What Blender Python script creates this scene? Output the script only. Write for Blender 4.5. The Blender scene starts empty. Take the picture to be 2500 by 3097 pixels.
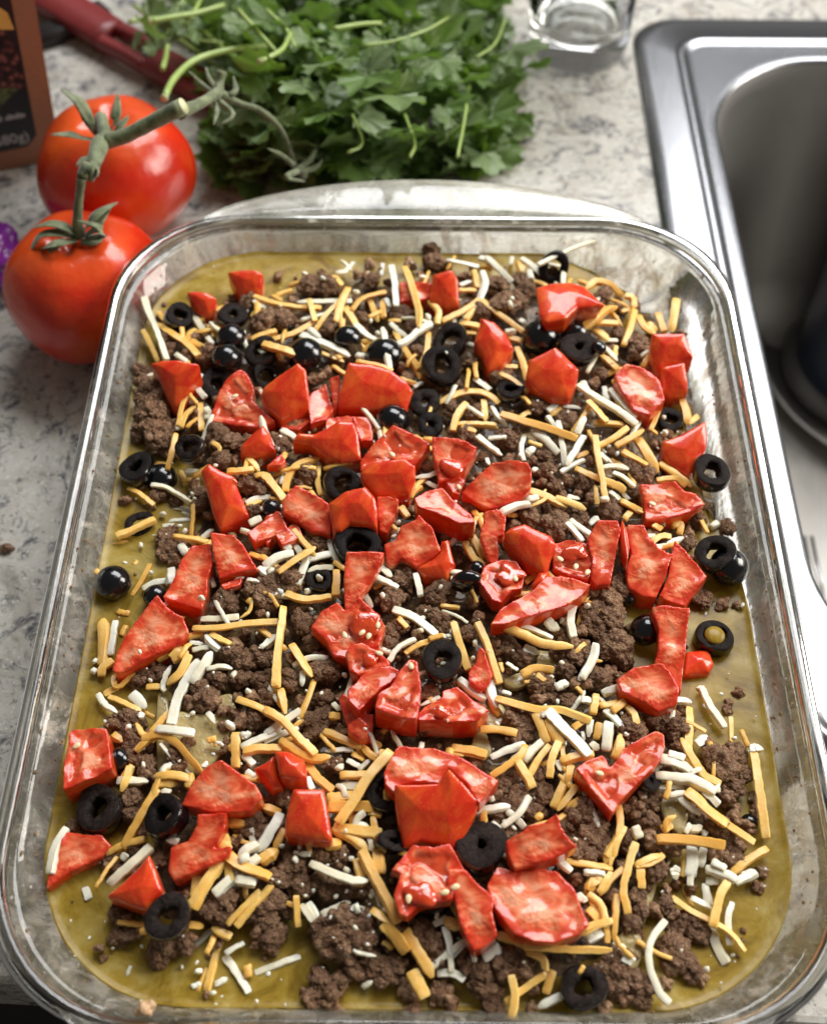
import bpy, math, random
import numpy as np
from mathutils import Vector, Matrix, noise as mnoise
random.seed(7); rng = np.random.default_rng(7)
R = math.radians
CM = 0.01                                   # everything below is written in centimetres
scene = bpy.context.scene
col = scene.collection

# ------------------------------------------------------------------ camera
PITCH, YAW, FPX = R(55.4), R(.59), 3600.0
IW, IH = 2500.0, 3097.0
CAM = np.array([0.0, 0.0, 37.4])
fw = np.array([-math.sin(YAW)*math.cos(PITCH), math.cos(YAW)*math.cos(PITCH), -math.sin(PITCH)])
rt = np.array([math.cos(YAW), math.sin(YAW), 0.0])
up = np.cross(rt, fw)
cam_d = bpy.data.cameras.new('camera'); cam = bpy.data.objects.new('camera', cam_d); col.objects.link(cam)
cam.matrix_world = Matrix(((rt[0], up[0], -fw[0], CAM[0]*CM), (rt[1], up[1], -fw[1], CAM[1]*CM),
                           (rt[2], up[2], -fw[2], CAM[2]*CM), (0, 0, 0, 1)))
cam_d.sensor_fit = 'HORIZONTAL'; cam_d.sensor_width = 36; cam_d.lens = 36*FPX/IW
cam_d.clip_start = .01; cam_d.clip_end = 50
cam_d.dof.use_dof = True; cam_d.dof.focus_distance = .37; cam_d.dof.aperture_fstop = 12
scene.camera = cam

# ------------------------------------------------------------------ light: a kitchen lit by one window beyond the sink
world = bpy.data.worlds.new('World'); scene.world = world; world.use_nodes = True
bg = world.node_tree.nodes['Background']
bg.inputs[0].default_value = (.53, .50, .46, 1); bg.inputs[1].default_value = .23
def area(name, loc, target, w, h, power, colr):
    l = bpy.data.lights.new(name, 'AREA'); l.shape = 'RECTANGLE'; l.size = w*CM; l.size_y = h*CM
    l.energy = power; l.color = colr
    o = bpy.data.objects.new(name, l); col.objects.link(o)
    o.location = Vector(loc)*CM
    d = Vector(target)-Vector(loc); o.rotation_euler = d.to_track_quat('-Z', 'Y').to_euler()
    return o
area('window_light', (38, 122, 130), (0, 25, 0), 125, 80, 31, (.985, .99, 1.0))
area('side_window_light', (128, 52, 72), (0, 28, 2), 60, 80, 21, (1.0, .95, .87))
scene.view_settings.view_transform = 'Standard'; scene.view_settings.look = 'None'
scene.view_settings.exposure = 0; scene.view_settings.gamma = 1
cy = scene.cycles
cy.use_denoising = True; cy.use_adaptive_sampling = True; cy.adaptive_threshold = .015
cy.max_bounces = 14; cy.transmission_bounces = 12; cy.diffuse_bounces = 4; cy.glossy_bounces = 5
cy.transparent_max_bounces = 16; cy.sample_clamp_indirect = 6; cy.blur_glossy = .4
cy.caustics_reflective = True; cy.caustics_refractive = True

def un(x, y, z, tilt=0, yc=0):
    """photo pixel -> point at height z (cm) (or on a plane sloping by `tilt` along y)"""
    d = fw + rt*(x-IW/2)/FPX - up*(y-IH/2)/FPX
    if tilt:                                  # z = z0 + tilt*(Y-yc)
        t = (z - tilt*yc - CAM[2] + tilt*CAM[1])/(d[2]-tilt*d[1])
    else: t = (z-CAM[2])/d[2]
    return CAM + d*t
def ppc(p):                                   # photo pixels per cm at a point
    return FPX/float(np.dot(np.asarray(p)-CAM, fw))
def D(x, y, z=0): return un(x*1.44, y*1.44, z)

# ------------------------------------------------------------------ mesh helpers
def link(name, me, mats=(), parent=None, origin=None):
    o = bpy.data.objects.new(name, me); col.objects.link(o)
    for m in mats:
        if m.name not in [q.name for q in me.materials if q]: me.materials.append(m)
    if parent is not None: o.parent = parent
    if origin is not None: o.location = Vector(origin)*CM
    return o
def mesh(name, V, F, smooth=True, mi=None):
    me = bpy.data.meshes.new(name)
    V = np.asarray(V, dtype=float)*CM
    me.from_pydata(V.tolist(), [], F)
    if smooth: me.polygons.foreach_set('use_smooth', [True]*len(me.polygons))
    if mi is not None: me.polygons.foreach_set('material_index', np.asarray(mi, dtype=np.int32))
    me.update()
    return me
def obj(name, V, F, mats, parent=None, smooth=True, mi=None, center=True):
    """one mesh object; its origin is moved to the middle of its base unless it is a child"""
    V = np.asarray(V, dtype=float)
    o = np.zeros(3)
    if parent is None and center:
        o = np.array([V[:, 0].mean(), V[:, 1].mean(), V[:, 2].min()])
    elif parent is not None: o = np.array(parent.location)/CM
    me = mesh(name, V-o, F, smooth, mi)
    ob = link(name, me, mats if isinstance(mats, (list, tuple)) else [mats], parent)
    if parent is None: ob.location = Vector(o)*CM
    return ob
def tag(o, label=None, cat=None, group=None, kind=None):
    if label: o['label'] = label
    if cat: o['category'] = cat
    if group: o['group'] = group
    if kind: o['kind'] = kind
    return o
def empty(name, loc, label=None, cat=None, group=None):
    o = bpy.data.objects.new(name, None); col.objects.link(o); o.location = Vector(loc)*CM
    o.empty_display_size = .01
    return tag(o, label, cat, group)
_ico = {}
def ico(n):
    if n not in _ico:
        import bmesh
        bm = bmesh.new(); bmesh.ops.create_icosphere(bm, subdivisions=n, radius=1)
        V = np.array([v.co[:] for v in bm.verts]); F = [[v.index for v in f.verts] for f in bm.faces]; bm.free()
        _ico[n] = (V, F)
    return _ico[n]
def nz(P, s=1.0, off=(0, 0, 0)):
    return np.array([mnoise.noise(Vector((p[0]*s+off[0], p[1]*s+off[1], p[2]*s+off[2]))) for p in P])
def box(x0, y0, z0, x1, y1, z1):
    V = [(x0,y0,z0),(x1,y0,z0),(x1,y1,z0),(x0,y1,z0),(x0,y0,z1),(x1,y0,z1),(x1,y1,z1),(x0,y1,z1)]
    F = [(0,3,2,1),(4,5,6,7),(0,1,5,4),(1,2,6,5),(2,3,7,6),(3,0,4,7)]
    return V, F
def catmull(P, n):
    P = np.asarray(P, float)
    if len(P) == 2: P = np.array([P[0], P[0]*.5+P[1]*.5, P[1]])
    Q = np.vstack([2*P[0]-P[1], P, 2*P[-1]-P[-2]])
    L = np.linalg.norm(np.diff(P, axis=0), axis=1); c = np.r_[0, np.cumsum(L)]
    out = []
    for s in np.linspace(0, c[-1], n):
        i = min(len(P)-2, max(0, int(np.searchsorted(c, s, side='right')-1))); t = (s-c[i])/max(L[i], 1e-6)
        a, b, d, e = Q[i], Q[i+1], Q[i+2], Q[i+3]
        out.append(.5*((2*b)+(-a+d)*t+(2*a-5*b+4*d-e)*t*t+(-a+3*b-3*d+e)*t**3))
    return np.array(out)
def sweep(P, prof, rad=None, twist=None, cap=True, upv=(0, 0, 1)):
    """sweep a 2-D profile (list of (side, up)) along the points P"""
    P = np.asarray(P, float); n = len(P); m = len(prof)
    T = np.gradient(P, axis=0); T /= np.linalg.norm(T, axis=1)[:, None]+1e-9
    V = []; F = []
    S0 = None
    for i in range(n):
        s = np.cross(T[i], upv)
        if np.linalg.norm(s) < 1e-3: s = S0 if S0 is not None else np.array([1., 0, 0])
        s = s/np.linalg.norm(s)
        if S0 is not None and np.dot(s, S0) < 0: s = -s
        S0 = s
        w = np.cross(s, T[i])
        a = 0 if twist is None else twist[i]
        s2 = s*math.cos(a)+w*math.sin(a); w2 = -s*math.sin(a)+w*math.cos(a)
        r = 1 if rad is None else rad[i]
        for q in prof: V.append(P[i]+s2*q[0]*r+w2*q[1]*r)
    for i in range(n-1):
        for j in range(m):
            k = (j+1) % m
            F.append((i*m+j, i*m+k, (i+1)*m+k, (i+1)*m+j))
    if cap:
        F.append(tuple(range(m-1, -1, -1))); F.append(tuple((n-1)*m+j for j in range(m)))
    return np.array(V), F
def circ(r, n=8): return [(r*math.cos(2*math.pi*k/n), r*math.sin(2*math.pi*k/n)) for k in range(n)]

# ------------------------------------------------------------------ materials
def new_mat(name):
    m = bpy.data.materials.new(name); m.use_nodes = True
    nt = m.node_tree; nt.nodes.clear()
    out = nt.nodes.new('ShaderNodeOutputMaterial'); b = nt.nodes.new('ShaderNodeBsdfPrincipled')
    nt.links.new(b.outputs[0], out.inputs[0])
    return m, nt, b
class NT:
    def __init__(s, nt, b):
        s.nt, s.b = nt, b
        tc = nt.nodes.new('ShaderNodeTexCoord'); mp = nt.nodes.new('ShaderNodeMapping')
        mp.inputs['Scale'].default_value = (100, 100, 100)          # texture space in cm
        nt.links.new(tc.outputs['Object'], mp.inputs[0]); s.co = mp.outputs[0]
    def n(s, t, **k):
        x = s.nt.nodes.new(t)
        for a, v in k.items():
            if a.startswith('_'): setattr(x, a[1:], v)
            else: x.inputs[a].default_value = v
        return x
    def l(s, a, b): s.nt.links.new(a, b)
    def scaled(s, v):
        m = s.n('ShaderNodeMapping'); m.inputs['Scale'].default_value = v; s.l(s.co, m.inputs[0]); return m.outputs[0]
    def noise(s, sc, det=3, rough=.5, dist=0, co=None):
        x = s.n('ShaderNodeTexNoise', Scale=sc, Detail=det, Roughness=rough, Distortion=dist); s.l(co or s.co, x.inputs[0]); return x.outputs[0]
    def vor(s, sc, feature='F1', co=None, rnd=1):
        x = s.n('ShaderNodeTexVoronoi', _feature=feature, Scale=sc, Randomness=rnd); s.l(co or s.co, x.inputs[0]); return x.outputs['Distance']
    def ramp(s, f, stops, interp='LINEAR'):
        x = s.n('ShaderNodeValToRGB'); e = x.color_ramp.elements; x.color_ramp.interpolation = interp
        while len(e) < len(stops): e.new(.5)
        for q, (p, c) in zip(e, stops):
            q.position = p; q.color = (*c, 1) if len(c) == 3 else c
        s.l(f, x.inputs[0]); return x.outputs[0]
    def g(s, f, a, b):                                               # grey ramp
        return s.ramp(f, [(a, (0, 0, 0)), (b, (1, 1, 1))])
    def mix(s, f, a, b):
        x = s.n('ShaderNodeMix', _data_type='RGBA')
        for v, i in ((f, 0), (a, 6), (b, 7)):
            if isinstance(v, (int, float)): x.inputs[i].default_value = v
            elif isinstance(v, tuple): x.inputs[i].default_value = (*v, 1)
            else: s.l(v, x.inputs[i])
        return x.outputs[2]
    def math(s, op, a, b=0.):
        x = s.n('ShaderNodeMath', _operation=op)
        for v, i in ((a, 0), (b, 1)):
            if isinstance(v, (int, float)): x.inputs[i].default_value = v
            else: s.l(v, x.inputs[i])
        return x.outputs[0]
    def attr(s, name):
        x = s.n('ShaderNodeAttribute'); x.attribute_name = name; return x.outputs['Fac']
    def rand(s): return s.n('ShaderNodeObjectInfo').outputs['Random']
    def bump(s, h, dist=.01, strength=1.):
        x = s.n('ShaderNodeBump', Strength=strength, Distance=dist*CM); s.l(h, x.inputs['Height']); s.l(x.outputs[0], s.b.inputs['Normal']); return x
    def bc(s, c):
        if isinstance(c, tuple): s.b.inputs['Base Color'].default_value = (*c, 1)
        else: s.l(c, s.b.inputs['Base Color'])
    def p(s, **k):
        for a, v in k.items():
            i = s.b.inputs[a.replace('_', ' ')]
            if hasattr(v, 'is_linked') or hasattr(v, 'links'): s.l(v, i)
            else: i.default_value = v
def M(name):
    m, nt, b = new_mat(name); return m, NT(nt, b)
def sss(n, w, rad, sc=.01):
    n.p(Subsurface_Weight=w, Subsurface_Scale=sc); n.b.inputs['Subsurface Radius'].default_value = rad

# tomato pieces: `skin` tells skin from cut flesh, `core` the distance from the piece's rim
m_tom, n = M('tomato_piece')
big = n.noise(.9, 4, .6, 1.0); fine = n.noise(7, 4, .65)
stre = n.noise(1.5, 3, .5, .9, n.scaled((1, 1.8, 1)))
cell = n.vor(16)
fl = n.math('ADD', n.math('MULTIPLY', n.attr('core'), .30), n.math('MULTIPLY', stre, 1.0))
flesh = n.ramp(fl, [(.42, (.56, .030, .008)), (.58, (.68, .075, .024)), (.72, (.80, .20, .085)), (.88, (.87, .38, .22))])
flesh = n.mix(n.math('MULTIPLY', n.g(n.noise(26, 2, .6), .60, .72), .12), flesh, (.92, .50, .33))
flesh = n.mix(n.math('MULTIPLY', n.attr('gel'), .85), flesh, n.mix(n.noise(5, 2), (.48, .022, .006), (.68, .085, .02)))
skin = n.mix(n.g(big, .42, .66), (.66, .032, .008), (.80, .13, .018))
skin = n.mix(n.math('MULTIPLY', n.g(n.noise(14, 2), .60, .72), .35), skin, (.85, .25, .10))
n.bc(n.mix(n.attr('skin'), flesh, skin))
n.p(Roughness=n.math('MULTIPLY_ADD', n.attr('skin'), -.02) if False else .2)
n.l(n.math('SUBTRACT', n.math('ADD', n.math('MULTIPLY', n.attr('skin'), -.04), .33), n.math('MULTIPLY', n.attr('gel'), .14)), n.b.inputs['Roughness'])
sss(n, .35, (.5, .14, .07), .005); n.p(Specular_IOR_Level=.25, Coat_Weight=.75, Coat_Roughness=.035)
wet = n.g(n.noise(1.1, 3), .50, .60)                              # some cut faces are crinkled and wet, others smooth
cr = n.math('ADD', n.math('MULTIPLY', n.noise(7.5, 2, .45, .5), 1.1), n.math('MULTIPLY', n.noise(19, 1, .5), .10))
cr = n.math('MULTIPLY', cr, n.math('ADD', n.math('MULTIPLY', wet, .85), .05))
n.bump(n.math('MULTIPLY', cr, n.math('SUBTRACT', 1.0, n.math('MULTIPLY', n.attr('skin'), .95))), .06, .75)
m_jel, n = M('tomato_jelly')
n.bc(n.mix(n.noise(3, 3), (.45, .012, .004), (.72, .10, .02))); n.p(Roughness=.04, Coat_Weight=1., Coat_Roughness=.02)
sss(n, .5, (.6, .15, .05), .004); n.bump(n.noise(5, 2), .08, .5)
m_seed, n = M('tomato_seed'); n.bc(n.mix(n.noise(14, 2), (.78, .55, .26), (.82, .68, .42))); n.p(Roughness=.25, Coat_Weight=.5)
m_wtom, n = M('whole_tomato')
w = n.noise(.35, 3, .5)
sx = n.n('ShaderNodeSeparateXYZ'); n.l(n.co, sx.inputs[0])
c = n.mix(n.g(w, .42, .66), (.62, .026, .007), (.74, .085, .012))
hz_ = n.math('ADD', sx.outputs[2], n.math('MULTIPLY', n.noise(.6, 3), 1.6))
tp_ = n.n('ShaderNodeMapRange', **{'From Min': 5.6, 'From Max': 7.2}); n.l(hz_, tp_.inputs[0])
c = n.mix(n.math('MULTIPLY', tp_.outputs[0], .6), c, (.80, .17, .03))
c = n.mix(n.math('MULTIPLY', n.math('SUBTRACT', 1.0, n.g(n.vor(4.5), .05, .11)), .35), c, (.85, .28, .13))
n.bc(c); n.l(n.math('ADD', n.math('MULTIPLY', n.noise(1.5, 4), .18), .14), n.b.inputs['Roughness']); n.p(Coat_Weight=.15, Coat_Roughness=.12)
sss(n, .1, (.5, .1, .05), .005); n.bump(n.noise(1.6, 3), .10, .45)
# cheese
def cheese(name, a, b_, c):
    m, n = M(name); k = n.noise(3, 3, .6)
    base = n.mix(n.g(k, .35, .7), a, b_)
    base = n.mix(n.math('MULTIPLY', n.g(n.rand(), .35, 1.), .75), base, c)
    n.bc(base); n.p(Roughness=.36, Coat_Weight=.12, Coat_Roughness=.2)
    sss(n, .45, (.4, .3, .14), .004)
    n.bump(n.math('ADD', n.noise(9, 4, .6, 0, n.scaled((1, 1, 1))), n.math('MULTIPLY', n.noise(30, 2), .4)), .03, .45)
    return m
m_or = cheese('orange_cheddar', (.90, .52, .115), (.92, .62, .21), (.80, .41, .07))
m_wh = cheese('white_cheese', (.87, .83, .66), (.88, .86, .74), (.78, .70, .49))
# olives
m_oskin, n = M('olive_skin'); n.bc(n.mix(n.math('MULTIPLY', n.g(n.noise(2.5, 4), .5, .7), n.rand()), (.003, .003, .004), (.030, .016, .012))); n.p(Roughness=.16, Coat_Weight=.5, Coat_Roughness=.06)
n.bump(n.noise(12, 3), .02, .35)
m_ocut, n = M('olive_cut_face'); n.bc(n.mix(n.g(n.noise(9, 4), .35, .65), (.006, .004, .004), n.mix(n.rand(), (.012, .009, .008), (.030, .019, .014)))); n.p(Roughness=.5, Specular_IOR_Level=.12)
n.bump(n.noise(16, 4, .7), .05, .7)
# beef
m_beef, n = M('ground_beef')
a = n.noise(2.2, 4, .7); f = n.noise(6.5, 4, .75)
c = n.ramp(a, [(.36, (.16, .066, .030)), (.5, (.37, .185, .092)), (.64, (.58, .36, .20))])
c = n.mix(n.g(f, .50, .66), c, (.68, .43, .25))
c = n.mix(n.math('MULTIPLY', n.g(n.rand(), .3, 1.), .45), c, (.22, .105, .052))
n.bc(c); n.p(Roughness=n.math('ADD', n.math('MULTIPLY', n.noise(5, 2), .5), .3)); n.p(Coat_Weight=.10, Coat_Roughness=.12, Specular_IOR_Level=.32)
n.bump(n.math('ADD', n.math('MULTIPLY', n.vor(9), -1.), n.math('MULTIPLY', n.noise(22, 4, .7), 1.1)), .12, 1.)
# bed under the topping and green chile sauce
m_bed, n = M('beef_and_sauce_bed')
n.bc(n.ramp(n.noise(1.6, 5, .6), [(.38, (.07, .038, .018)), (.52, (.17, .10, .045)), (.66, (.30, .21, .08))])); n.p(Roughness=.3, Coat_Weight=.3)
n.bump(n.math('ADD', n.math('MULTIPLY', n.vor(5), -1.), n.noise(12, 4, .7)), .12, .9)
m_sauce, n = M('green_chile_sauce')
s_ = n.noise(.55, 6, .66, 1.2)
c = n.ramp(s_, [(.36, (.19, .115, .012)), (.50, (.31, .205, .026)), (.64, (.40, .30, .085))])
c = n.mix(n.g(n.noise(13, 3, .5), .70, .80), c, (.40, .31, .14))
n.bc(c); n.p(Roughness=.27, Specular_IOR_Level=.22); sss(n, .15, (.4, .3, .05), .006)
n.bump(n.math('ADD', n.noise(1.1, 3), n.math('MULTIPLY', n.noise(9, 3), .12)), .05, .5)
m_tort, n = M('corn_tortilla')
c = n.ramp(n.noise(1.3, 5, .6), [(.3, (.30, .22, .075)), (.55, (.46, .36, .15)), (.75, (.58, .47, .24))])
n.bc(n.mix(n.g(n.noise(7, 3), .66, .8), c, (.30, .17, .07))); n.p(Roughness=.25, Coat_Weight=.4); n.bump(n.noise(6, 4), .05, .6)
# glass
def glass(name, haze, stain, tint=1.):
    m, n = M(name)
    st = n.g(n.noise(.9, 7, .72, .5), .53, .72); sp = n.g(n.noise(6.5, 3, .5), .69, .76)
    if stain > .5:                                   # food residue baked on just above the sauce line
        sx = n.n('ShaderNodeSeparateXYZ'); n.l(n.co, sx.inputs[0])
        lv = n.n('ShaderNodeMapRange', **{'From Min': 4.75, 'From Max': 4.0}); n.l(sx.outputs[2], lv.inputs[0])
        st = n.math('MAXIMUM', st, n.math('MULTIPLY', lv.outputs[0], n.g(n.noise(1.1, 6, .7, .8, n.scaled((1, 1, .45))), .48, .70)))
    hz = n.g(n.noise(.55, 6, .65, .6), .30, .75)
    film = n.mix(n.g(n.noise(.5, 3), .35, .65), (.90*tint, .89*tint, .84*tint), (.84*tint, .83*tint, .73*tint))
    n.bc(n.mix(n.math('MULTIPLY', st, stain), film, (.45, .25, .06)))
    cov = n.math('ADD', n.math('MULTIPLY', hz, haze), n.math('MULTIPLY', n.math('MAXIMUM', st, sp), stain))
    n.p(Transmission_Weight=n.math('SUBTRACT', 1.0, n.math('MINIMUM', cov, .9)), IOR=1.47)
    n.l(n.math('MULTIPLY', hz, .10), n.b.inputs['Roughness'])
    n.bump(n.noise(1.0, 4), .03, .4)
    return m
m_glass = glass('dish_glass', .13, .6)
m_rim = glass('rim_glass', .0, .30, .62); m_tab = glass('handle_glass', .5, .25)
m_clear, n = M('clear_glass'); n.bc((.96, .97, .96)); n.p(Transmission_Weight=1., IOR=1.45, Roughness=.0)
m_stain, n = M('baked_on_speck'); n.bc(n.mix(n.noise(4, 2), (.10, .045, .015), (.28, .15, .05))); n.p(Roughness=.5)
# counter and sink
m_gran, n = M('granite')
b1 = n.noise(.38, 6, .66, .9); b2 = n.noise(.75, 7, .74, 1.2); b3 = n.noise(2.6, 5, .65, .6)
c = n.ramp(b1, [(.34, (.31, .285, .245)), (.46, (.50, .475, .42)), (.60, (.60, .58, .525)), (.72, (.40, .365, .31))])
c = n.mix(n.g(b2, .51, .60), c, (.19, .185, .19)); c = n.mix(n.math('MULTIPLY', n.g(b2, .60, .66), .9), c, (.055, .055, .065))
c = n.mix(n.math('MULTIPLY', n.g(b3, .58, .66), .8), c, (.10, .098, .10))
c = n.mix(n.math('MULTIPLY', n.g(n.noise(.9, 5, .6, 1.), .60, .70), .55), c, (.33, .235, .15))
c = n.mix(n.math('MULTIPLY', n.g(n.noise(5, 3), .60, .68), .7), c, (.76, .745, .70))
n.bc(c); n.p(Roughness=.22, Coat_Weight=.25, Coat_Roughness=.12); n.bump(n.noise(4, 3), .01, .2)
m_steel, n = M('brushed_steel')
br = n.noise(6, 3, .6, 0, n.scaled((9, .12, 1)))
n.bc(n.mix(br, (.29, .295, .31), (.38, .385, .40))); n.p(Metallic=1.)
n.l(n.math('ADD', n.math('MULTIPLY', br, .10), .20), n.b.inputs['Roughness']); n.bump(br, .006, .35)
m_steel2, n = M('basin_steel')
br = n.noise(5, 3, .6, 0, n.scaled((.15, .15, 8)))
n.bc(n.mix(br, (.36, .345, .325), (.44, .425, .40))); n.p(Metallic=1.); n.l(n.math('ADD', n.math('MULTIPLY', br, .12), .46), n.b.inputs['Roughness'])
n.bump(n.math('ADD', br, n.math('MULTIPLY', n.noise(.35, 3), 1.5)), .01, .4)
m_dark, n = M('cabinet_dark'); n.bc((.012, .010, .009)); n.p(Roughness=.7)
# plants and things behind
m_leaf, n = M('cilantro_leaf')
c = n.mix(n.noise(2.5, 3), (.075, .15, .035), (.16, .25, .065)); c = n.mix(n.math('MULTIPLY', n.g(n.rand(), .2, 1.), .8), c, (.27, .34, .18))
n.bc(c); n.p(Roughness=.42, Coat_Weight=.15, Coat_Roughness=.25)
n.bump(n.math('ADD', n.attr('vein'), n.math('MULTIPLY', n.noise(7, 3), .6)), .05, .8)
tr = n.n('ShaderNodeBsdfTranslucent'); tr.inputs[0].default_value = (.20, .36, .04, 1)
mx = n.n('ShaderNodeMixShader', Fac=.28); n.l(n.b.outputs[0], mx.inputs[1]); n.l(tr.outputs[0], mx.inputs[2])
n.l(mx.outputs[0], [q for q in n.nt.nodes if q.type == 'OUTPUT_MATERIAL'][0].inputs[0])
m_stem, n = M('cilantro_stem'); n.bc(n.mix(n.noise(1, 2), (.25, .36, .08), (.40, .50, .16))); n.p(Roughness=.35); sss(n, .2, (.3, .4, .1), .003)
m_cut, n = M('cut_stem_end'); n.bc((.62, .62, .36)); n.p(Roughness=.5)
m_vine, n = M('tomato_vine'); n.bc(n.mix(n.g(n.noise(3, 4), .35, .7), (.075, .10, .035), (.22, .25, .12))); n.p(Roughness=.55)
n.b.inputs['Sheen Weight'].default_value = .35; n.bump(n.noise(10, 3), .04, .6)
m_red, n = M('dark_red_plastic'); n.bc(n.mix(n.noise(1, 3), (.165, .018, .018), (.21, .028, .026))); n.p(Roughness=.38); n.bump(n.noise(9, 2), .01, .3)
m_blackp, n = M('black_plastic'); n.bc((.025, .022, .022)); n.p(Roughness=.4)
m_cop, n = M('copper_carton'); n.bc(n.mix(n.noise(4, 5, .7), (.24, .095, .045), (.36, .16, .085))); n.p(Roughness=.5); n.bump(n.noise(9, 4), .01, .4)
m_blk, n = M('black_print'); n.bc((.012, .011, .014)); n.p(Roughness=.4)
m_wpr, n = M('white_print'); n.bc((.38, .36, .36)); n.p(Roughness=.5)
m_pmeat, n = M('printed_meat'); n.bc(n.ramp(n.vor(3.2), [(.05, (.30, .12, .09)), (.3, (.12, .035, .03)), (.6, (.012, .006, .006))])); n.p(Roughness=.4)
m_pyel, n = M('printed_yellow'); n.bc(n.mix(n.noise(2, 2), (.62, .32, .06), (.7, .42, .12))); n.p(Roughness=.4)
m_pred, n = M('printed_red'); n.bc((.35, .03, .02)); n.p(Roughness=.4)
m_pgrn, n = M('printed_green'); n.bc(n.ramp(n.noise(4, 4), [(.4, (.02, .025, .012)), (.65, (.10, .12, .04))])); n.p(Roughness=.4)
m_navy, n = M('navy_enamel'); n.bc((.010, .016, .034)); n.p(Roughness=.35)
m_greyr, n = M('grey_rubber'); n.bc((.055, .052, .05)); n.p(Roughness=.45)
m_purp, n = M('purple_film'); n.bc(n.mix(n.noise(3, 3), (.12, .012, .17), (.20, .025, .24))); n.p(Roughness=.25)
m_crumb, n = M('brown_crumb'); n.bc(n.mix(n.noise(9, 3), (.14, .07, .035), (.28, .16, .09))); n.p(Roughness=.5)
m_tan, n = M('tan_crumb'); n.bc(n.mix(n.noise(9, 3), (.48, .28, .14), (.66, .45, .26))); n.p(Roughness=.4)
# ------------------------------------------------------------------ the setting: counter, floor, sink
SX0, SX1, SY0, SY1 = 10.9, 66., 13.9, 57.9          # sink outline
BX0, BX1, BY0, BY1 = 14.35, 60., 18.0, 53.9         # basin opening
def rrect(x0, x1, y0, y1, r, n=10, ns=0):
    P = []
    for (cx_, cy_, a0) in ((x1-r, y1-r, 0), (x0+r, y1-r, 90), (x0+r, y0+r, 180), (x1-r, y0+r, 270)):
        for k in range(n+1):
            a = R(a0+90*k/n); P.append((cx_+r*math.cos(a), cy_+r*math.sin(a)))
    if ns:                                           # extra points along the straight sides
        Q = []
        for q in range(4):
            Q += P[q*(n+1):(q+1)*(n+1)]; A = P[(q+1)*(n+1)-1]; B_ = P[((q+1)*(n+1)) % len(P)]
            Q += [(A[0]+(B_[0]-A[0])*k/ns, A[1]+(B_[1]-A[1])*k/ns) for k in range(1, ns)]
        P = Q
    return P                                         # counter-clockwise from +x
def loft(loops, close_first=False, close_last=False):
    V = []; F = []; m = len(loops[0])
    for L in loops: V += list(L)
    for i in range(len(loops)-1):
        for j in range(m):
            k = (j+1) % m; F.append((i*m+j, i*m+k, (i+1)*m+k, (i+1)*m+j))
    if close_first: F.append(tuple(range(m-1, -1, -1)))
    if close_last: F.append(tuple((len(loops)-1)*m+j for j in range(m)))
    return V, F
# counter slab with an opening for the sink; the front edge runs slightly askew to the dish
import bmesh
def counter():
    bm = bmesh.new()
    def fy(x): return 8.35-.045*x
    outer = [(-90, fy(-90)), (90, fy(90)), (90, 95), (-90, 95)]
    inner = rrect(SX0+.6, SX1-.6, SY0+.6, SY1-.6, 1.4, 6)
    vo = [bm.verts.new((x*CM, y*CM, 0)) for x, y in outer]; vi = [bm.verts.new((x*CM, y*CM, 0)) for x, y in inner]
    ed = [bm.edges.new((vo[i], vo[(i+1) % 4])) for i in range(4)] + [bm.edges.new((vi[i], vi[(i+1) % len(vi)])) for i in range(len(vi))]
    bmesh.ops.triangle_fill(bm, use_beauty=True, edges=ed)
    for f in bm.faces:
        if f.normal.z < 0: f.normal_flip()
    # front: rounded nosing and drop
    pr = [(0, 0), (-.18, -.05), (-.30, -.18), (-.35, -.35), (-.35, -3.2)]
    rows = []
    for x in (-90, 90): rows.append([bm.verts.new((x*CM, (fy(x)+a)*CM, b*CM)) for a, b in pr])
    for i in range(4): bm.faces.new((rows[0][i], rows[0][i+1], rows[1][i+1], rows[1][i]))
    # inner edge of the opening
    lo = [bm.verts.new((v.co.x, v.co.y, -3*CM)) for v in vi]
    for i in range(len(vi)):
        k = (i+1) % len(vi); bm.faces.new((vi[i], vi[k], lo[k], lo[i]))
    bmesh.ops.remove_doubles(bm, verts=bm.verts, dist=1e-6)
    me = bpy.data.meshes.new('counter'); bm.to_mesh(me); bm.free()
    return link('counter', me, [m_gran])
tag(counter(), 'mottled grey and beige granite counter', None, None, 'structure')
V, F = box(-90, -60, -90, 90, 120, -89); tag(obj('floor', V, F, m_dark, smooth=False), 'dark floor beneath the counter edge', None, None, 'structure')
V, F = box(-90, 14, -89, 90, 15, -3.3)
tag(obj('cabinet_front', V, F, m_dark, smooth=False), 'dark cabinet front below the counter', None, None, 'structure')

sink = empty('sink', (SX0, SY0, 0), 'stainless steel drop-in kitchen sink to the right of the glass dish', 'sink')
NS = 12
def lp(o, z, r): return [(x, y, z) for x, y in rrect(SX0+o, SX1-o, SY0+o, SY1-o, r, NS)]
def bl(o, z, r): return [(x, y, z) for x, y in rrect(BX0-o, BX1+o, BY0-o, BY1+o, r, NS)]
fl = [lp(0, .02, 2.4), lp(.05, .10, 2.4), lp(.30, .22, 2.3), lp(.60, .32, 2.2), lp(.72, .335, 2.1), lp(1.95, .33, 1.6), lp(2.08, .38, 1.5), lp(2.22, .47, 1.4), lp(2.42, .47, 1.3), lp(2.56, .38, 1.2), lp(2.66, .33, 1.2), lp(2.74, .325, 1.2)]
fl += [bl(.45, .322, 6.1), bl(.2, .318, 6.0), bl(.08, .28, 5.9), bl(0, .16, 5.8)]
V, F = loft(fl); obj('rim_flange', V, F, m_steel, sink)
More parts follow.
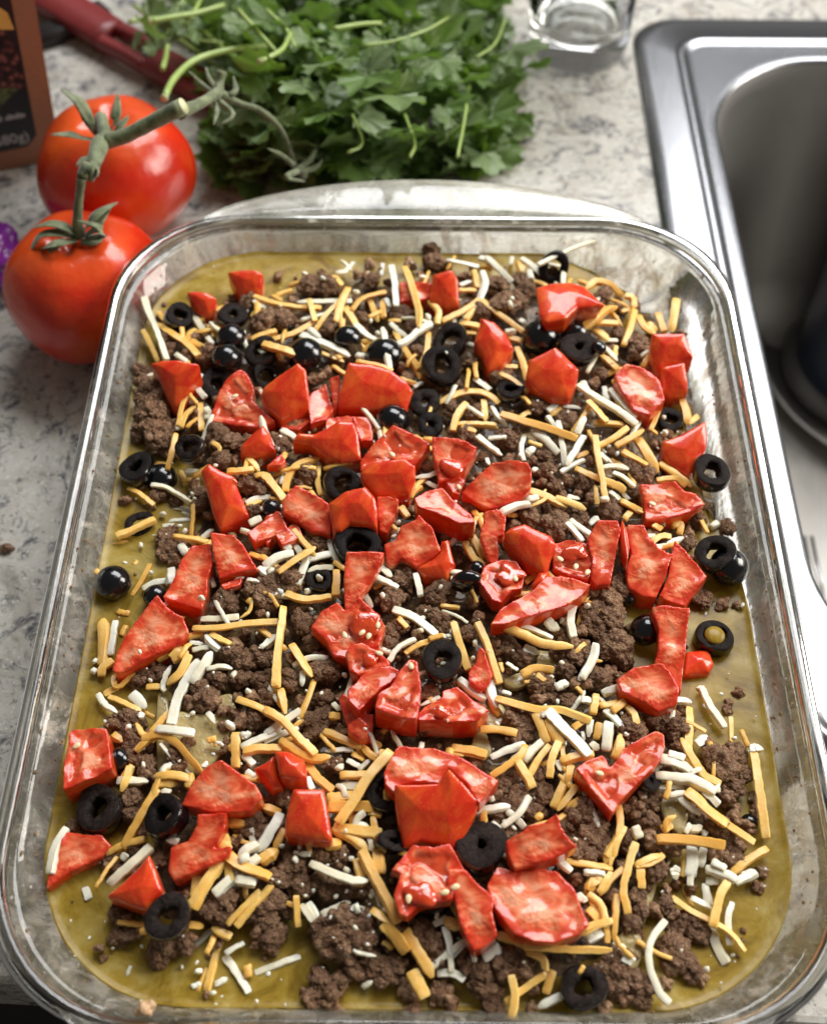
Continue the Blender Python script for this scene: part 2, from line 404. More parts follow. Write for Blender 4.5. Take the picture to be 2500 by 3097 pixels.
ba = [bl(0, .16, 5.8), bl(-.08, -.1, 5.8), bl(-.2, -.8, 5.7), bl(-.9, -14, 5.4), bl(-1.6, -16.6, 5.0), bl(-3.2, -18, 4.2), bl(-8, -18.3, 3.5), bl(-17, -18.6, .9)]
V, F = loft(ba, close_last=True); obj('basin', V, F, m_steel2, sink)

# things in the sink
t = empty('tumbler', (27.2, 48.6, -17.6), 'dark navy tumbler standing in the sink basin', 'tumbler')
def lathe(pts, c, n=40):
    loops = [[(c[0]+r*math.cos(2*math.pi*k/n), c[1]+r*math.sin(2*math.pi*k/n), c[2]+z) for k in range(n)] for r, z in pts]
    return loft(loops, pts[0][0] > 0, pts[-1][0] > 0)
V, F = lathe([(4.4, .8), (4.5, 1.0), (4.7, 13), (4.75, 15), (4.6, 15), (4.5, 13), (4.2, 2)], (27.2, 48.6, -17.6)); obj('tumbler_body', V, F, m_navy, t)
V, F = lathe([(4.6, 0), (5.2, .1), (5.3, .7), (4.9, 1.1), (4.5, 1.15)], (27.2, 48.6, -17.6)); obj('base_ring', V, F, m_greyr, t)
V, F = lathe([(7.5, 0), (8.6, .2), (9.3, .9), (9.45, 1.0), (9.35, 1.1), (8.6, .45), (7.3, .25), (.2, .2)], (30, 49.5, -18.2), 56)
tag(obj('steel_plate', V, F, m_steel2), 'round steel plate edge under the navy tumbler in the sink', 'plate')
fk = empty('fork', (21, 32, -18.2), 'steel fork lying in the sink below the tumbler', 'fork')
for k in range(4):
    x = 20.3+.42*k
    V, F = sweep([(x, 36.4, -17.4), (x, 34, -17.5), (x+.02, 32.3, -17.7)], [(-.09, -.06), (.09, -.06), (.09, .06), (-.09, .06)]); obj('tine', V, F, m_steel, fk)
V, F = sweep([(20.93, 32.4, -17.7), (20.95, 30.6, -17.9), (21.1, 29.4, -17.8), (21.6, 22, -16.6)], [(-.85, -.07), (.85, -.07), (.85, .07), (-.85, .07)], [1, .95, .4, .8]); obj('handle', V, F, m_steel, fk)

# ------------------------------------------------------------------ the glass baking dish
CX, CY, HX, HY, CR = 0., 21.35, 11.8, 15.25, 4.6
RZ = 5.2
def ring(off, z, n=14, r=None):
    hx, hy = HX-off, HY-off*.78
    return [(x, y, z) for x, y in rrect(CX-hx, CX+hx, CY-hy, CY+hy, max(.8, (CR-min(off, 2)*.12-max(0, off-2)*.6) if r is None else r), n, 18)]
dish = empty('baking_dish', (CX, CY, 0), 'clear rectangular glass baking dish full of casserole', 'baking dish')
inner = [(.50, 4.93), (.74, 4.7), (.98, 4.4), (1.22, 3.95), (1.55, 2.6), (1.8, 1.5), (2.1, .95), (2.7, .62), (3.6, .55)]
outer = [(3.4, .02), (2.5, .05), (1.9, .25), (1.5, .8), (1.2, 1.9), (.85, 3.7), (.50, 4.4), (.36, 4.75)]
prof = [(.42, 4.9)] + inner + [(7, .55)]
# closed solid: rim top -> inside -> base -> outside
loops = [ring(o, z) for o, z in inner]+[ring(8.0, .55, r=1.)]
loops2 = [ring(8.0, .02, r=1.)] + [ring(o, z) for o, z in outer]
V, F = loft(loops+loops2); m_ = len(loops[0]); nl = len(loops)+len(loops2)
V = np.array(V)
F = [f for i, f in enumerate(F)]
F.append(tuple((len(loops)-1)*m_+j for j in range(m_)))
# floor plates of the base are closed separately; top edge closes under the rolled rim
F = [f for f in F if not (min(f) >= (len(loops)-1)*m_ and max(f) < (len(loops)+1)*m_ and len(f) == 4)]
F.append(tuple(len(loops)*m_+j for j in range(m_-1, -1, -1)))
for j in range(m_):
    k = (j+1) % m_; F.append(((nl-1)*m_+j, (nl-1)*m_+k, k, j))
obj('dish_body', V, F, m_glass, dish)
# rolled rim: an oval bead all the way round
bead = []
NB = 12
for k in range(NB):
    a = 2*math.pi*k/NB
    bead.append((.23+.24*math.cos(a), 5.02+.18*math.sin(a)))
L = [ring(o, z) for o, z in bead]; V, F = loft(L+[L[0]])
V = np.array(V[:-m_]); F = [tuple(q % (NB*m_) for q in f) for f in F]
V[:, 2] += .02*np.sin(V[:, 0]*1.3)*np.cos(V[:, 1]*.9)
obj('rim', V, F, m_rim, dish)
# tab handles at both short ends: a crescent slab, slightly cupped
def tab(sgn):
    n = 40; rows = []
    base = HY-.22
    for k in range(n+1):
        u = -1+2*k/n; x = u*9.3
        s = (1-abs(u)**2.1)
        y1 = base + 2.55*s
        y0 = base-.0 if abs(x) < 7.2 else base - .0
        dd = max(0, abs(x)-(HX-CR))                   # follow the rounded corner of the rim
        y0 = base - (CR-math.sqrt(max(.01, CR**2-dd**2)))
        y1 = y0+max(.05, 2.5*s)
        sec = []
        for q, (f_, z) in enumerate([(0, 4.86), (.35, 4.80), (.75, 4.82), (.93, 4.88), (1., 5.02), (.93, 5.16), (.75, 5.16), (.35, 5.10), (0, 5.12)]):
            sec.append((x, CY+sgn*(y0+(y1-y0)*f_), z))
        rows.append(sec)
    V = [p for s_ in rows for p in s_]; m = 9; F = []
    for i in range(n):
        for j in range(m):
            k = (j+1) % m; F.append((i*m+j, i*m+k, (i+1)*m+k, (i+1)*m+j))
    F.append(tuple(range(m))); F.append(tuple(n*m+j for j in range(m-1, -1, -1)))
    bmx = mesh('handle', np.array(V)-np.array([CX, CY, 0]), F)
    b = bmesh.new(); b.from_mesh(bmx); bmesh.ops.recalc_face_normals(b, faces=b.faces); b.to_mesh(bmx); b.free()
    link('handle', bmx, [m_tab], dish)
tab(1); tab(-1)
# baked-on specks on the inner wall: one object of many tiny flakes
V = []; F = []
iv, if_ = ico(1)
def on_wall(s, zz):
    offs = np.interp(zz, [.95, 1.5, 2.6, 3.95, 4.4, 4.7, 4.95], [2.1, 1.8, 1.55, 1.22, .98, .74, .50])
    Lq = ring(offs, zz); return np.array(Lq[s % len(Lq)])
for k in range(330):
    c_ = on_wall(random.randrange(m_) if k % 3 else random.choice([0, 55, 56, 3, 4, 5, 8, 50, 51, 52, 53]), random.uniform(4.02, 4.9)**1.0)
    c_ = c_ + rng.normal(0, .02, 3); t_ = on_wall(random.randrange(m_), 4.5)
    if random.random() < .6:                          # slide along the straight sides
        sgn = random.choice([-1, 1]); zz = random.uniform(4.05, 4.9)
        o_ = np.interp(zz, [3.95, 4.4, 4.7, 4.95], [1.22, .98, .78, .62])
        c_ = np.array([sgn*(HX-o_), random.uniform(10, 32), zz])
    r_ = random.choice([.02, .025, .03, .04, .055])
    b0 = len(V); V += list(iv*np.array([r_, r_*random.uniform(.8, 1.8), r_*.8])+c_); F += [tuple(b0+q for q in f) for f in if_]
tag(obj('baked_specks', np.array(V), F, m_stain, dish), None, None, None, 'stuff')

# ------------------------------------------------------------------ sauce and bed
ZS = 3.95
def wall_off(z): return float(np.interp(z, [.95, 1.5, 2.6, 3.95, 4.4], [2.1, 1.8, 1.55, 1.22, .98]))
top = []
NR = 60
for i in range(NR+1):
    f_ = i/NR
    off = wall_off(ZS)+.0 + (1-f_)**1.0*8.9*(1 if i < NR else 0)
    z = ZS
    rr = max(.8, CR-min(off, 2)*.12-max(0, off-2)*.6) if off < 6 else max(.3, (HX-off)*.5)
    top.append([(x, y, z) for x, y, _ in ring(min(off, HX-.4), z, r=min(rr, HX-off-.05))])
for w in range(3):                                   # fine rings for the meniscus
    off = wall_off(ZS)+(.13, .06, .02)[w]; top.insert(-1, [(x, y, ZS+(.006, .022, .04)[w]) for x, y, _ in ring(off, ZS)])
top[-1] = [(x, y, ZS+.06+.035*math.sin(x*1.1+y*1.3)*math.sin(x*2.9-y*1.7)) for x, y, _ in ring(wall_off(ZS+.05)-.01, ZS+.05)]
side = [ring(wall_off(z)-.01, z) for z in (2.6, 1.5, 1.0)]
V, F = loft(top+side, True, True)
V = np.array(V)
# the sauce stops short of the far right wall, where clear glass shows
lim = np.interp(V[:, 1], [19.5, 21.5, 24, 27, 30, 32, 34, 36], [10.8, 10.35, 9.75, 9.45, 9.25, 8.75, 7.5, 5.2])
lim += .12*np.sin(V[:, 1]*2.1)+.07*np.sin(V[:, 1]*5.3)
V[:, 0] = np.where((V[:, 0] > lim) & (V[:, 1] > 19.5), lim, V[:, 0])
V[:, 2] += np.where(V[:, 2] > 3.8, .03*nz(V, .7)+.012*nz(V, 2.2), 0)
tag(obj('chile_sauce', V, F, m_sauce), 'olive green chile sauce pooled around the beef in the dish', 'sauce', None, 'stuff')

MASS = np.array([(300,640),(430,610),(560,590),(650,560),(800,545),(900,535),(1050,560),(1170,560),(1270,610),(1330,620),(1430,720),(1440,860),(1470,950),(1490,1120),(1440,1220),(1330,1300),(1330,1400),(1440,1480),(1560,1560),(1600,1700),(1560,1800),(1420,1900),(1390,1990),(1370,2080),(1200,2120),(1050,2110),(900,2080),(700,2080),(600,2010),(380,2030),(235,1960),(235,1850),(230,1700),(240,1600),(330,1480),(240,1400),(330,1300),(400,1180),(330,1120),(400,1060),(300,980),(270,900),(290,760)], float)*1.44
MASS3 = np.array([un(x, y, 4.2)[:2] for x, y in MASS])
def inpoly(P, poly):
    x, y = P[:, 0], P[:, 1]; c = np.zeros(len(P), bool)
    j = len(poly)-1
    for i in range(len(poly)):
        xi, yi = poly[i]; xj, yj = poly[j]
        with np.errstate(divide='ignore', invalid='ignore'):
            c ^= ((yi > y) != (yj > y)) & (x < (xj-xi)*(y-yi)/(yj-yi+1e-12)+xi)
        j = i
    return c
def edist(P, poly):
    d = np.full(len(P), 1e9)
    for i in range(len(poly)):
        a = np.asarray(poly[i]); b = np.asarray(poly[(i+1) % len(poly)]); ab = b-a
        t = np.clip(((P-a)@ab)/(ab@ab+1e-12), 0, 1)
        d = np.minimum(d, np.linalg.norm(P-(a+t[:, None]*ab), axis=1))
    return d
def bed_at(P):
    P = np.atleast_2d(P)[:, :2]
    s = np.where(inpoly(P, MASS3), edist(P, MASS3), -edist(P, MASS3))
    k = np.clip((s+.4)/2.6, 0, 1); k = k*k*(3-2*k)
    return 3.97+.50*k
def bed1(x, y): return float(bed_at(np.array([[x, y]]))[0])
# heightfield of beef and sauce under the topping
gx = np.arange(-10.6, 10.7, .16); gy = np.arange(7, 36.4, .16)
GX, GY = np.meshgrid(gx, gy); P = np.c_[GX.ravel(), GY.ravel()]
ins = inpoly(P, MASS3); s = np.where(ins, edist(P, MASS3), -edist(P, MASS3))
nn = nz(np.c_[P, np.zeros(len(P))], 1.4)+.5*nz(np.c_[P, np.ones(len(P))*5], 3.1)
Z = bed_at(P)-.30+.22*nn-.25*np.clip(.6-s, 0, 1)
keep = s > -.5
idx = -np.ones(len(P), int); idx[keep] = np.arange(keep.sum())
V = np.c_[P, Z][keep]; w_ = len(gx); F = []
for i in range(len(gy)-1):
    for j in range(w_-1):
        q = [i*w_+j, i*w_+j+1, (i+1)*w_+j+1, (i+1)*w_+j]
        if all(keep[k] for k in q): F.append(tuple(int(idx[k]) for k in q))
tag(obj('beef_layer', V, F, m_bed), 'dark saucy ground beef layer beneath the topping', 'beef', None, 'stuff')

# ------------------------------------------------------------------ topping: the traced pieces are gathered first
TOMS, OLIVES, SHREDS, BEEFS, CRUMBS, TORTS = [], [], [], [], [], []
_w = [0, 0, 1]
def W(x, y, size=600): _w[:] = [x, y, size/1736]
def px(p): return (_w[0]+p[0]*_w[2], _w[1]+p[1]*_w[2])
def T(pts, h, lab, top='skin', side=None, tilt=0, dz=0, taper=1, seeds=(), jelly=None, **k):
    TOMS.append(dict(pts=[px(p) for p in pts], h=h, lab=lab, top=top, side=side or ('flesh'), tilt=tilt, dz=dz, taper=taper,
                     seeds=[px(s) for s in seeds], jelly=(px(jelly[:2]), jelly[2]*_w[2]) if jelly else None))
def O(x, y, r, tilt, hole, lab, dz=0, asp=1, h=1, fill=0): OLIVES.append(dict(p=px((x, y)), r=r*_w[2], tilt=tilt, hole=hole, lab=lab, dz=dz, asp=asp, h=h, fill=fill))
def C(c, w, *pts, l=0): SHREDS.append(dict(c=c, w=w*_w[2], pts=[px(p) for p in pts], l=l))
def B(*bs): 
    for x, y, r in bs: BEEFS.append((*px((x, y)), r*_w[2]))
def S(*bs):
    for b in bs:
        if b[2] > 0: CRUMBS.append((*px(b[:2]), b[2]*_w[2], b[3] if len(b) > 3 else 0))
def P(pts, lab): TORTS.append(([px(p) for p in pts], lab))
W(350,700)
T([(975,360),(1100,342),(1230,340),(1290,375),(1280,490),(1250,560),(1110,580),(1050,500)],.8,'squarish tomato chunk half sunk in the sauce at the far left corner',tilt=.75,dz=.05)
T([(620,535),(700,528),(790,538),(880,590),(865,690),(845,765),(780,765),(700,690),(645,610)],.9,'dark red tomato wedge just behind the far left pair of olives',tilt=.7,dz=.05)
T([(300,1165),(400,1130),(560,1128),(735,1165),(700,1270),(650,1380),(540,1580),(490,1540),(420,1400),(380,1290),(345,1215)],1.0,'bright orange-red tomato wedge nearest the left glass wall, pointing down into the beef',tilt=.8,dz=.35)
T([(1090,1190),(1150,1240),(1210,1350),(1200,1480),(1330,1600),(1400,1660),(1220,1720),(810,1660),(860,1520),(900,1400),(950,1310)],.7,'triangular pink tomato slice with one seed beside the olive pile on the left','flesh',tilt=.3,seeds=[(1040,1430)])
T([(1590,1150),(1665,1215),(1690,1400),(1690,1500),(1560,1600),(1440,1650),(1340,1550),(1265,1440),(1290,1370),(1420,1265)],1.0,'blocky tomato chunk with an orange skin strip along its upper edge',tilt=.6,dz=.35)
T([(1440,1640),(1560,1480),(1690,1500),(1736,1640),(1600,1736),(1440,1720)],.6,'soft tomato scrap tucked below the blocky orange-edged chunk','flesh',dz=-.4)
O(550,750,130,(.5,-.2),.45,'glossy black olive nearest the far left corner, hole facing right')
O(1020,740,135,(.3,.1),.35,'black olive end piece furthest back in the left olive pile')
O(1010,930,132,(0,0),0,'round domed black olive end in the middle of the left olive pile')
O(970,1110,140,(.2,.5),0,'black olive end sliced flat on its lower side in the left pile')
O(1280,1060,155,(-.2,-.1),.5,'olive ring with a matte grey cut face under an orange shred tip')
O(1310,1270,130,(.6,-.4),.6,'thin dark olive ring wedged between two tomato pieces on the left',dz=-.3)
O(1660,1090,165,(-.8,-.3),0,'tilted half olive leaning against the blocky tomato chunk')
O(880,1350,150,(.3,-.3),.4,'dark olive buried under the left olive pile',dz=-.5)
C('w',75,(250,575),(285,700),(350,850),(400,990),(440,1120),l=.5)
C('o',60,(240,860),(300,980),(340,1060),(370,1130),l=.3)
C('o',60,(380,700),(410,750),(440,780))
C('o',75,(360,800),(500,900),(620,980),(720,1080),l=.2)
C('w',60,(670,730),(730,820),(790,900))
C('o',60,(630,950),(650,890),(700,860))
C('o',60,(660,950),(720,990),(770,1010))
C('o',50,(820,820),(830,880))
C('o',55,(870,830),(860,920))
C('w',60,(800,930),(850,990))
C('o',60,(1210,560),(1320,605),(1450,640),(1680,665),l=.3)
C('o',45,(1360,555),(1450,600),l=.1)
C('o',55,(1400,560),(1540,510))
C('w',50,(1210,600),(1260,650),(1340,650))
C('o',50,(1180,740),(1260,670))
C('o',70,(1190,940),(1300,900),(1400,870))
C('o',70,(1330,950),(1470,920),(1600,870),(1736,780),l=.2)
C('o',80,(1290,985),(1430,1030),(1570,1070),l=.9)
C('w',50,(700,1340),(750,1250))
C('w',65,(720,1380),(780,1450),l=.2)
C('o',60,(540,1690),(590,1500),(670,1360),l=.3)
C('o',60,(570,1710),(610,1610),(690,1530),l=.2)
C('o',50,(620,1710),(700,1650),(790,1630))
C('o',70,(740,1500),(745,1600),(750,1736))
C('w',55,(800,1550),(800,1640),l=.2)
B((230,1210,80),(260,1330,90),(330,1460,150),(350,1600,140),(250,1690,110),(440,940,100),(780,1070,110),(700,920,50),(1170,620,80),(1300,790,120),(1430,760,120),(1420,390,55),(460,1050,90),(1440,1110,80),(600,1120,80))
W(900,700)
T([(885,440),(960,425),(1170,440),(1180,560),(1100,600),(900,620)],.7,'pale pink tomato slice crossed by a bent orange shred at the back','flesh',tilt=.4)
T([(1180,385),(1350,335),(1405,430),(1410,660),(1290,675),(1150,610)],.8,'red tomato cube standing upright at the back beside the pale pink slice',tilt=.7,dz=.1)
T([(440,1145),(640,1165),(830,1220),(960,1320),(1005,1400),(950,1590),(700,1570),(350,1550),(360,1420),(410,1250)],1.1,'large smooth skin-side-up tomato chunk in the back left of the bake',tilt=.5,dz=.2)
T([(280,1280),(370,1250),(350,1540),(310,1570)],.5,'narrow pink tomato sliver squeezed beside the large smooth chunk','flesh',tilt=.4)
T([(110,1420),(250,1330),(310,1560),(240,1640),(110,1690),(90,1560)],.6,'deep red tomato piece left of the narrow pink sliver','flesh',dz=-.2)
T([(250,1630),(430,1610),(640,1640),(650,1760),(440,1800),(240,1736)],.5,'flat dusky pink tomato piece just below the large smooth chunk','flesh',dz=-.3)
O(1340,960,165,(-.3,-.2),.55,'torn-looking olive ring directly behind the big facing ring at the back')
O(1260,1180,180,(0,-.35),.5,'big black olive ring facing the camera with a white crumb on its top edge',dz=.25)
O(760,1090,170,(0,.1),0,'black olive half hidden under white and orange shreds at the back',dz=-.1)
O(440,940,130,(.1,.9),0,'thin dark olive sliver lying edge-on under a white shred')
O(1110,1500,135,(.1,-.4),.3,'rough-faced olive piece to the right of the large smooth tomato chunk')
O(830,1650,150,(.3,.6),0,'black olive wedge poking out below the large smooth tomato chunk')
O(1160,1700,120,(0,-.2),.3,'crinkled wet olive dusted with cheese between two tomato pieces')
C('w',75,(820,300),(850,450),(860,650),l=.5)
C('o',70,(935,310),(990,450),(1030,580),(1060,700),(1060,830),l=.8)
C('o',65,(300,380),(380,470))
C('o',75,(440,490),(380,620),(340,790),l=.4)
C('o',60,(470,690),(560,590),(770,520),l=.3)
C('o',55,(150,860),(250,730),(360,610),l=.2)
C('o',60,(100,590),(150,780),l=.45)
C('o',60,(0,660),(200,670),l=.2)
C('w',60,(0,610),(200,610),(470,600),l=.1)
C('o',80,(420,660),(500,800),(600,1040),l=.2)
C('o',60,(390,770),(390,890),l=.2)
C('w',70,(510,810),(600,910),(730,980),l=.4)
C('w',60,(740,830),(770,1000),(800,1190),l=.9)
C('w',70,(830,1000),(950,960),(1060,870),(1170,800),l=.5)
C('w',60,(810,800),(880,870),(970,930),l=.3)
C('o',70,(630,600),(700,780))
C('o',60,(740,590),(750,750))
C('o',55,(1140,600),(1230,690),(1220,800),l=.3)
C('o',60,(1260,780),(1450,690),(1590,590),l=.3)
C('o',60,(1470,770),(1580,620),l=.2)
C('w',65,(1620,340),(1640,450),(1590,590),l=.4)
C('w',50,(1300,240),(1450,275),(1580,300),l=.2)
C('o',70,(1540,340),(1570,490),l=.1)
C('o',50,(1410,510),(1560,515))
C('w',40,(1420,470),(1520,430))
C('w',90,(30,900),(150,950),(450,1080),l=.3)
C('w',60,(100,850),(190,930),l=.4)
C('o',60,(840,860),(950,1050),(1060,1190),l=.3)
C('o',60,(1150,870),(1130,1050),(1080,1160),l=.2)
C('o',45,(920,1060),(1030,1200),(1080,1280))
C('o',40,(510,1130),(700,1170),(830,1210),l=1.1)
C('o',70,(1420,800),(1580,830),l=.2)
C('w',40,(1370,760),(1375,810))
C('o',55,(1460,880),(1560,890))
C('w',70,(1550,1290),(1680,1380),l=.2)
C('o',75,(1230,1500),(1400,1420),(1560,1400),(1680,1430),(1760,1490),l=.3)
C('o',75,(1360,1736),(1390,1620),(1480,1500),l=.3)
C('o',65,(1630,1470),(1640,1650),l=.1)
C('w',50,(1690,1530),(1750,1640))
C('o',50,(1400,1680),(1736,1690),l=.2)
C('o',45,(890,1290),(1040,1330))
C('w',50,(1020,1360),(1090,1320))
C('w',60,(770,590),(800,660))
C('o',45,(150,1040),(400,1130),l=.2)
C('w',40,(430,340),(490,270),l=-.3)
C('w',40,(740,280),(730,380),l=-.3)
C('o',45,(800,780),(900,780))
S((220,410,30),(510,530,32),(1090,400,35),(640,780,25),(1140,760,45),(1300,1060,34,1.0),(700,890,30),(550,1090,50),(60,370,30))
B((100,470,110),(240,470,110),(1170,160,75),(1180,270,85),(650,430,80),(280,820,105),(980,290,60),(900,720,90),(1000,840,80),(560,760,80),(1060,1060,80),(350,1100,80),(1550,1600,90),(1340,1550,70),(900,1190,60),(1550,1150,90),(1600,720,90),(1700,450,70),(520,380,45),(800,450,55))
W(1450,700)
T([(10,760),(130,800),(230,900),(300,1020),(190,1180),(75,1230),(20,1080),(-50,970),(0,830)],.9,'bright red skin-side-up tomato chunk right of the two big olive rings at the back',tilt=.4,dz=.2)
T([(490,500),(640,455),(800,450),(920,490),(1095,655),(860,670),(750,770),(580,800),(520,740)],.9,'largest tomato chunk at the back right, shiny skin above a trio of olives',dz=.9,taper=.8)
T([(660,1015),(740,1080),(870,1215),(840,1350),(780,1475),(650,1460),(500,1400),(400,1290),(430,1130)],.9,'faceted tomato chunk in front of the round domed olives at the back right',tilt=.5,dz=.4)
O(530,930,165,(-.1,.1),0,'left-hand domed black olive under the largest back right tomato chunk')
O(860,1030,168,(.1,-.1),.25,'shiny black olive with a small dimple right of the left-hand domed one',dz=.2)
O(830,890,130,(.2,.3),0,'black olive squeezed between the largest back tomato chunk and the dimpled olive')
O(270,1400,130,(0,.2),.45,'small flat black olive ring lying beside a white shred at the back right')
O(650,310,140,(-.15,-1.3),.5,'black olive ring leaning upright against the far glass wall',dz=.3)
O(1040,1020,70,(.8,.2),0,'pointed olive fragment sticking out right of the dimpled olive',dz=.4)
C('w',70,(50,210),(150,310),(280,430),l=.4)
C('w',70,(370,230),(460,300),(550,370),l=.4)
C('w',45,(510,280),(700,200),(850,130),(1010,75),l=1.7)
C('w',45,(280,220),(270,290),l=.1)
C('o',80,(340,260),(370,360),l=.1)
C('w',60,(440,340),(450,410),l=.2)
C('w',60,(0,230),(100,270),l=.1)
C('o',60,(20,300),(110,320))
C('o',50,(480,430),(590,480))
C('o',65,(930,500),(1020,440),(1150,470),(1240,550),l=.4)
C('o',60,(1270,560),(1340,580),(1350,660),l=.4)
C('o',70,(1260,990),(1310,850),(1350,680),l=.2)
C('o',50,(1240,700),(1340,680))
C('o',75,(1390,740),(1440,830),(1530,890),l=.1)
C('o',75,(1560,720),(1620,870),l=.3)
C('o',85,(1720,590),(1680,870),l=.6)
C('o',60,(1480,800),(1540,870))
C('o',75,(900,840),(1000,770),(1100,690),(1200,650),l=.9)
C('o',60,(1000,800),(1210,800),l=.5)
C('o',90,(1000,850),(1130,950),l=.1)
C('o',45,(1130,700),(1200,760),l=.3)
C('o',60,(10,590),(150,710),(380,870),l=.3)
C('o',65,(240,920),(370,960))
C('w',60,(230,880),(310,870),l=.2)
C('w',60,(350,770),(400,800))
C('o',65,(330,1010),(370,1120),(420,1290),l=.1)
C('o',55,(170,1180),(330,1180))
C('o',60,(180,1240),(300,1310),(420,1400),l=.4)
C('w',50,(100,1520),(160,1620),(230,1700),l=.1)
C('o',78,(190,1590),(400,1660),(650,1736),(850,1800),l=.6)
C('w',60,(600,1570),(700,1490),l=.1)
C('o',60,(620,1610),(720,1550))
C('o',50,(360,1620),(440,1570))
C('w',85,(860,1340),(1000,1440),(1200,1560),(1370,1680),l=.6)
C('w',70,(900,1310),(960,1470),(1000,1600),l=.2)
C('w',60,(1140,1370),(1240,1500),(1370,1620),l=.4)
C('w',60,(1090,1360),(1120,1500),l=.1)
C('o',75,(950,1480),(1040,1580),(1110,1660),l=.7)
C('w',45,(730,1530),(880,1540),l=.1)
C('o',65,(1060,1080),(1200,1200),l=.2)
C('o',50,(1190,1000),(1180,1090))
C('o',60,(1430,1180),(1480,1090))
C('w',40,(600,1620),(640,1700),l=.2)
C('o',60,(1000,1670),(1250,1690),l=.3)
S((280,590,30),(270,640,45),(500,1010,0),(130,860,30))
B((150,470,110),(400,520,90),(220,650,120),(610,380,75),(1070,570,95),(1230,900,80),(1370,970,90),(1400,1060,90),(500,1510,95),(750,1660,90),(1050,1250,80),(1150,1180,60),(200,1290,90),(370,440,80),(330,600,90),(520,370,50),(30,720,70))
W(1800,950)
T([(490,175),(780,170),(855,385),(790,400),(640,440),(560,480),(530,440),(480,300)],.8,'red tomato block nearest the far right glass wall, upper of a stacked pair',tilt=.6,dz=.5)
T([(570,470),(780,425),(810,600),(805,700),(640,740),(570,700)],.8,'darker lower tomato block stacked under the far right one',tilt=.7,dz=.1)
T([(265,420),(440,470),(560,560),(610,740),(550,800),(480,890),(330,830),(230,680),(165,530)],.8,'pale pink fleshy tomato piece with a dark slit at the far right','flesh',tilt=.2,dz=.3)
T([(580,1120),(740,1060),(960,935),(980,1060),(970,1180),(910,1290),(820,1430),(640,1300),(590,1220)],1.0,'pointed red tomato wedge with a diagonal ridge by the right glass wall',tilt=.4,dz=.2)
T([(380,1490),(700,1460),(790,1550),(880,1560),(960,1660),(820,1736),(600,1800),(440,1800),(420,1600)],.8,'jagged red tomato slice with a seed just left of the upright edge olive','flesh',tilt=.2,seeds=[(500,1650)])
O(1010,1395,172,(.05,.0),.5,'thick flat olive ring on the right edge with bright light through its hole',dz=.5)
O(650,940,120,(0,-.1),.5,'grey submerged olive ring with a seed in it near the far right',dz=-.5)
C('o',50,(480,1010),(520,930),(560,830),l=.2)
C('o',70,(760,740),(800,870),(810,960),l=.1)
C('o',60,(820,960),(890,890),l=.3)
C('o',50,(480,1010),(540,1050))
C('o',60,(0,1160),(150,1090),(280,990),l=.5)
C('o',65,(180,1150),(300,1090),(420,1010),l=.6)
C('o',100,(370,1090),(450,1220),(540,1380),l=.2)
C('o',70,(240,1200),(340,1260),(450,1320),l=.5)
C('o',70,(560,1300),(700,1400),(840,1500),l=.2)
C('o',55,(540,1450),(700,1440),(790,1500),l=.1)
C('w',60,(60,1340),(170,1330),(290,1350),l=.4)
C('w',55,(160,1380),(260,1440),(340,1510),l=.3)
C('o',80,(0,1060),(10,1180),(50,1400),(90,1610),l=.8)
C('o',60,(100,1480),(260,1540),l=.3)
C('w',60,(130,1560),(210,1620),l=.1)
C('w',50,(210,1530),(290,1620))
C('o',60,(230,1640),(400,1720),l=.2)
C('w',60,(40,1220),(100,1290),l=.2)
S((120,1160,25),(70,1200,25),(190,1220,25),(80,1620,45,.9),(600,900,25),(610,1040,35))
B((190,1200,90),(400,1400,110),(350,1560,90),(170,1680,90),(520,480,45),(750,170,50),(470,480,50))
W(250,1200)
T([(1580,250),(1640,330),(1690,480),(1540,535),(1380,520),(1380,440),(1480,330)],.9,'small two-toned tomato wedge below the seeded triangular slice',tilt=.4,side='skin')
T([(1100,585),(1210,650),(1330,700),(1350,780),(1460,1050),(1400,1080),(1210,1170),(1130,1000),(1090,850),(1035,650)],.9,'long orange-edged tomato strip on the left with a shiny pink jelly blob',tilt=.4,dz=.3,jelly=(1270,760,75))
T([(1110,1180),(1310,1200),(1400,1290),(1530,1500),(1190,1590),(1130,1320)],.8,'fan-shaped tomato piece with one white crumb, right of the long upright slice','flesh',tilt=.3,dz=.4)
T([(960,1290),(1120,1280),(1140,1440),(1090,1590),(1090,1720),(1040,1860),(700,1760),(790,1600),(850,1440)],.9,'long wet tomato slice leaning left beside the fan-shaped piece','flesh',tilt=.2,dz=.3)
T([(1440,1190),(1690,1000),(1736,1010),(1800,1160),(1620,1240),(1500,1280)],.6,'smooth dusky tomato scrap above a crumb-dusted tomato in the left middle','flesh')
T([(1600,600),(1736,490),(1780,560),(1736,600)],.4,'tiny pink tomato sliver below the small two-toned wedge','flesh',dz=.1)
T([(1200,1640),(1400,1570),(1380,1650),(1230,1690)],.3,'thin pink tomato edge just under the fan-shaped piece','flesh',dz=-.1)
O(940,450,150,(-.35,-.2),.45,'upright oval olive ring close to the left glass wall',dz=.3,asp=.82)
O(480,640,165,(-.2,.1),.4,'greyish olive ring half sunk in sauce against the left wall')
O(690,720,140,(0,0),0,'shadowed olive under the sauce beside the greyish ring',dz=-.35)
O(500,1120,130,(0,0),.45,'submerged olive ring crossed by an orange shred on the left',dz=-.4)
O(270,1630,160,(0,0),0,'shiny round whole-looking olive alone in the sauce by the left wall')
O(640,1750,110,(0,0),0,'dark olive peeking out under the long leaning tomato slice')
C('w',70,(1080,100),(1110,150),l=.3)
C('o',60,(740,630),(780,480),(810,320),l=.3)
C('o',60,(650,590),(740,600),l=-.2)
C('w',60,(900,650),(1020,660))
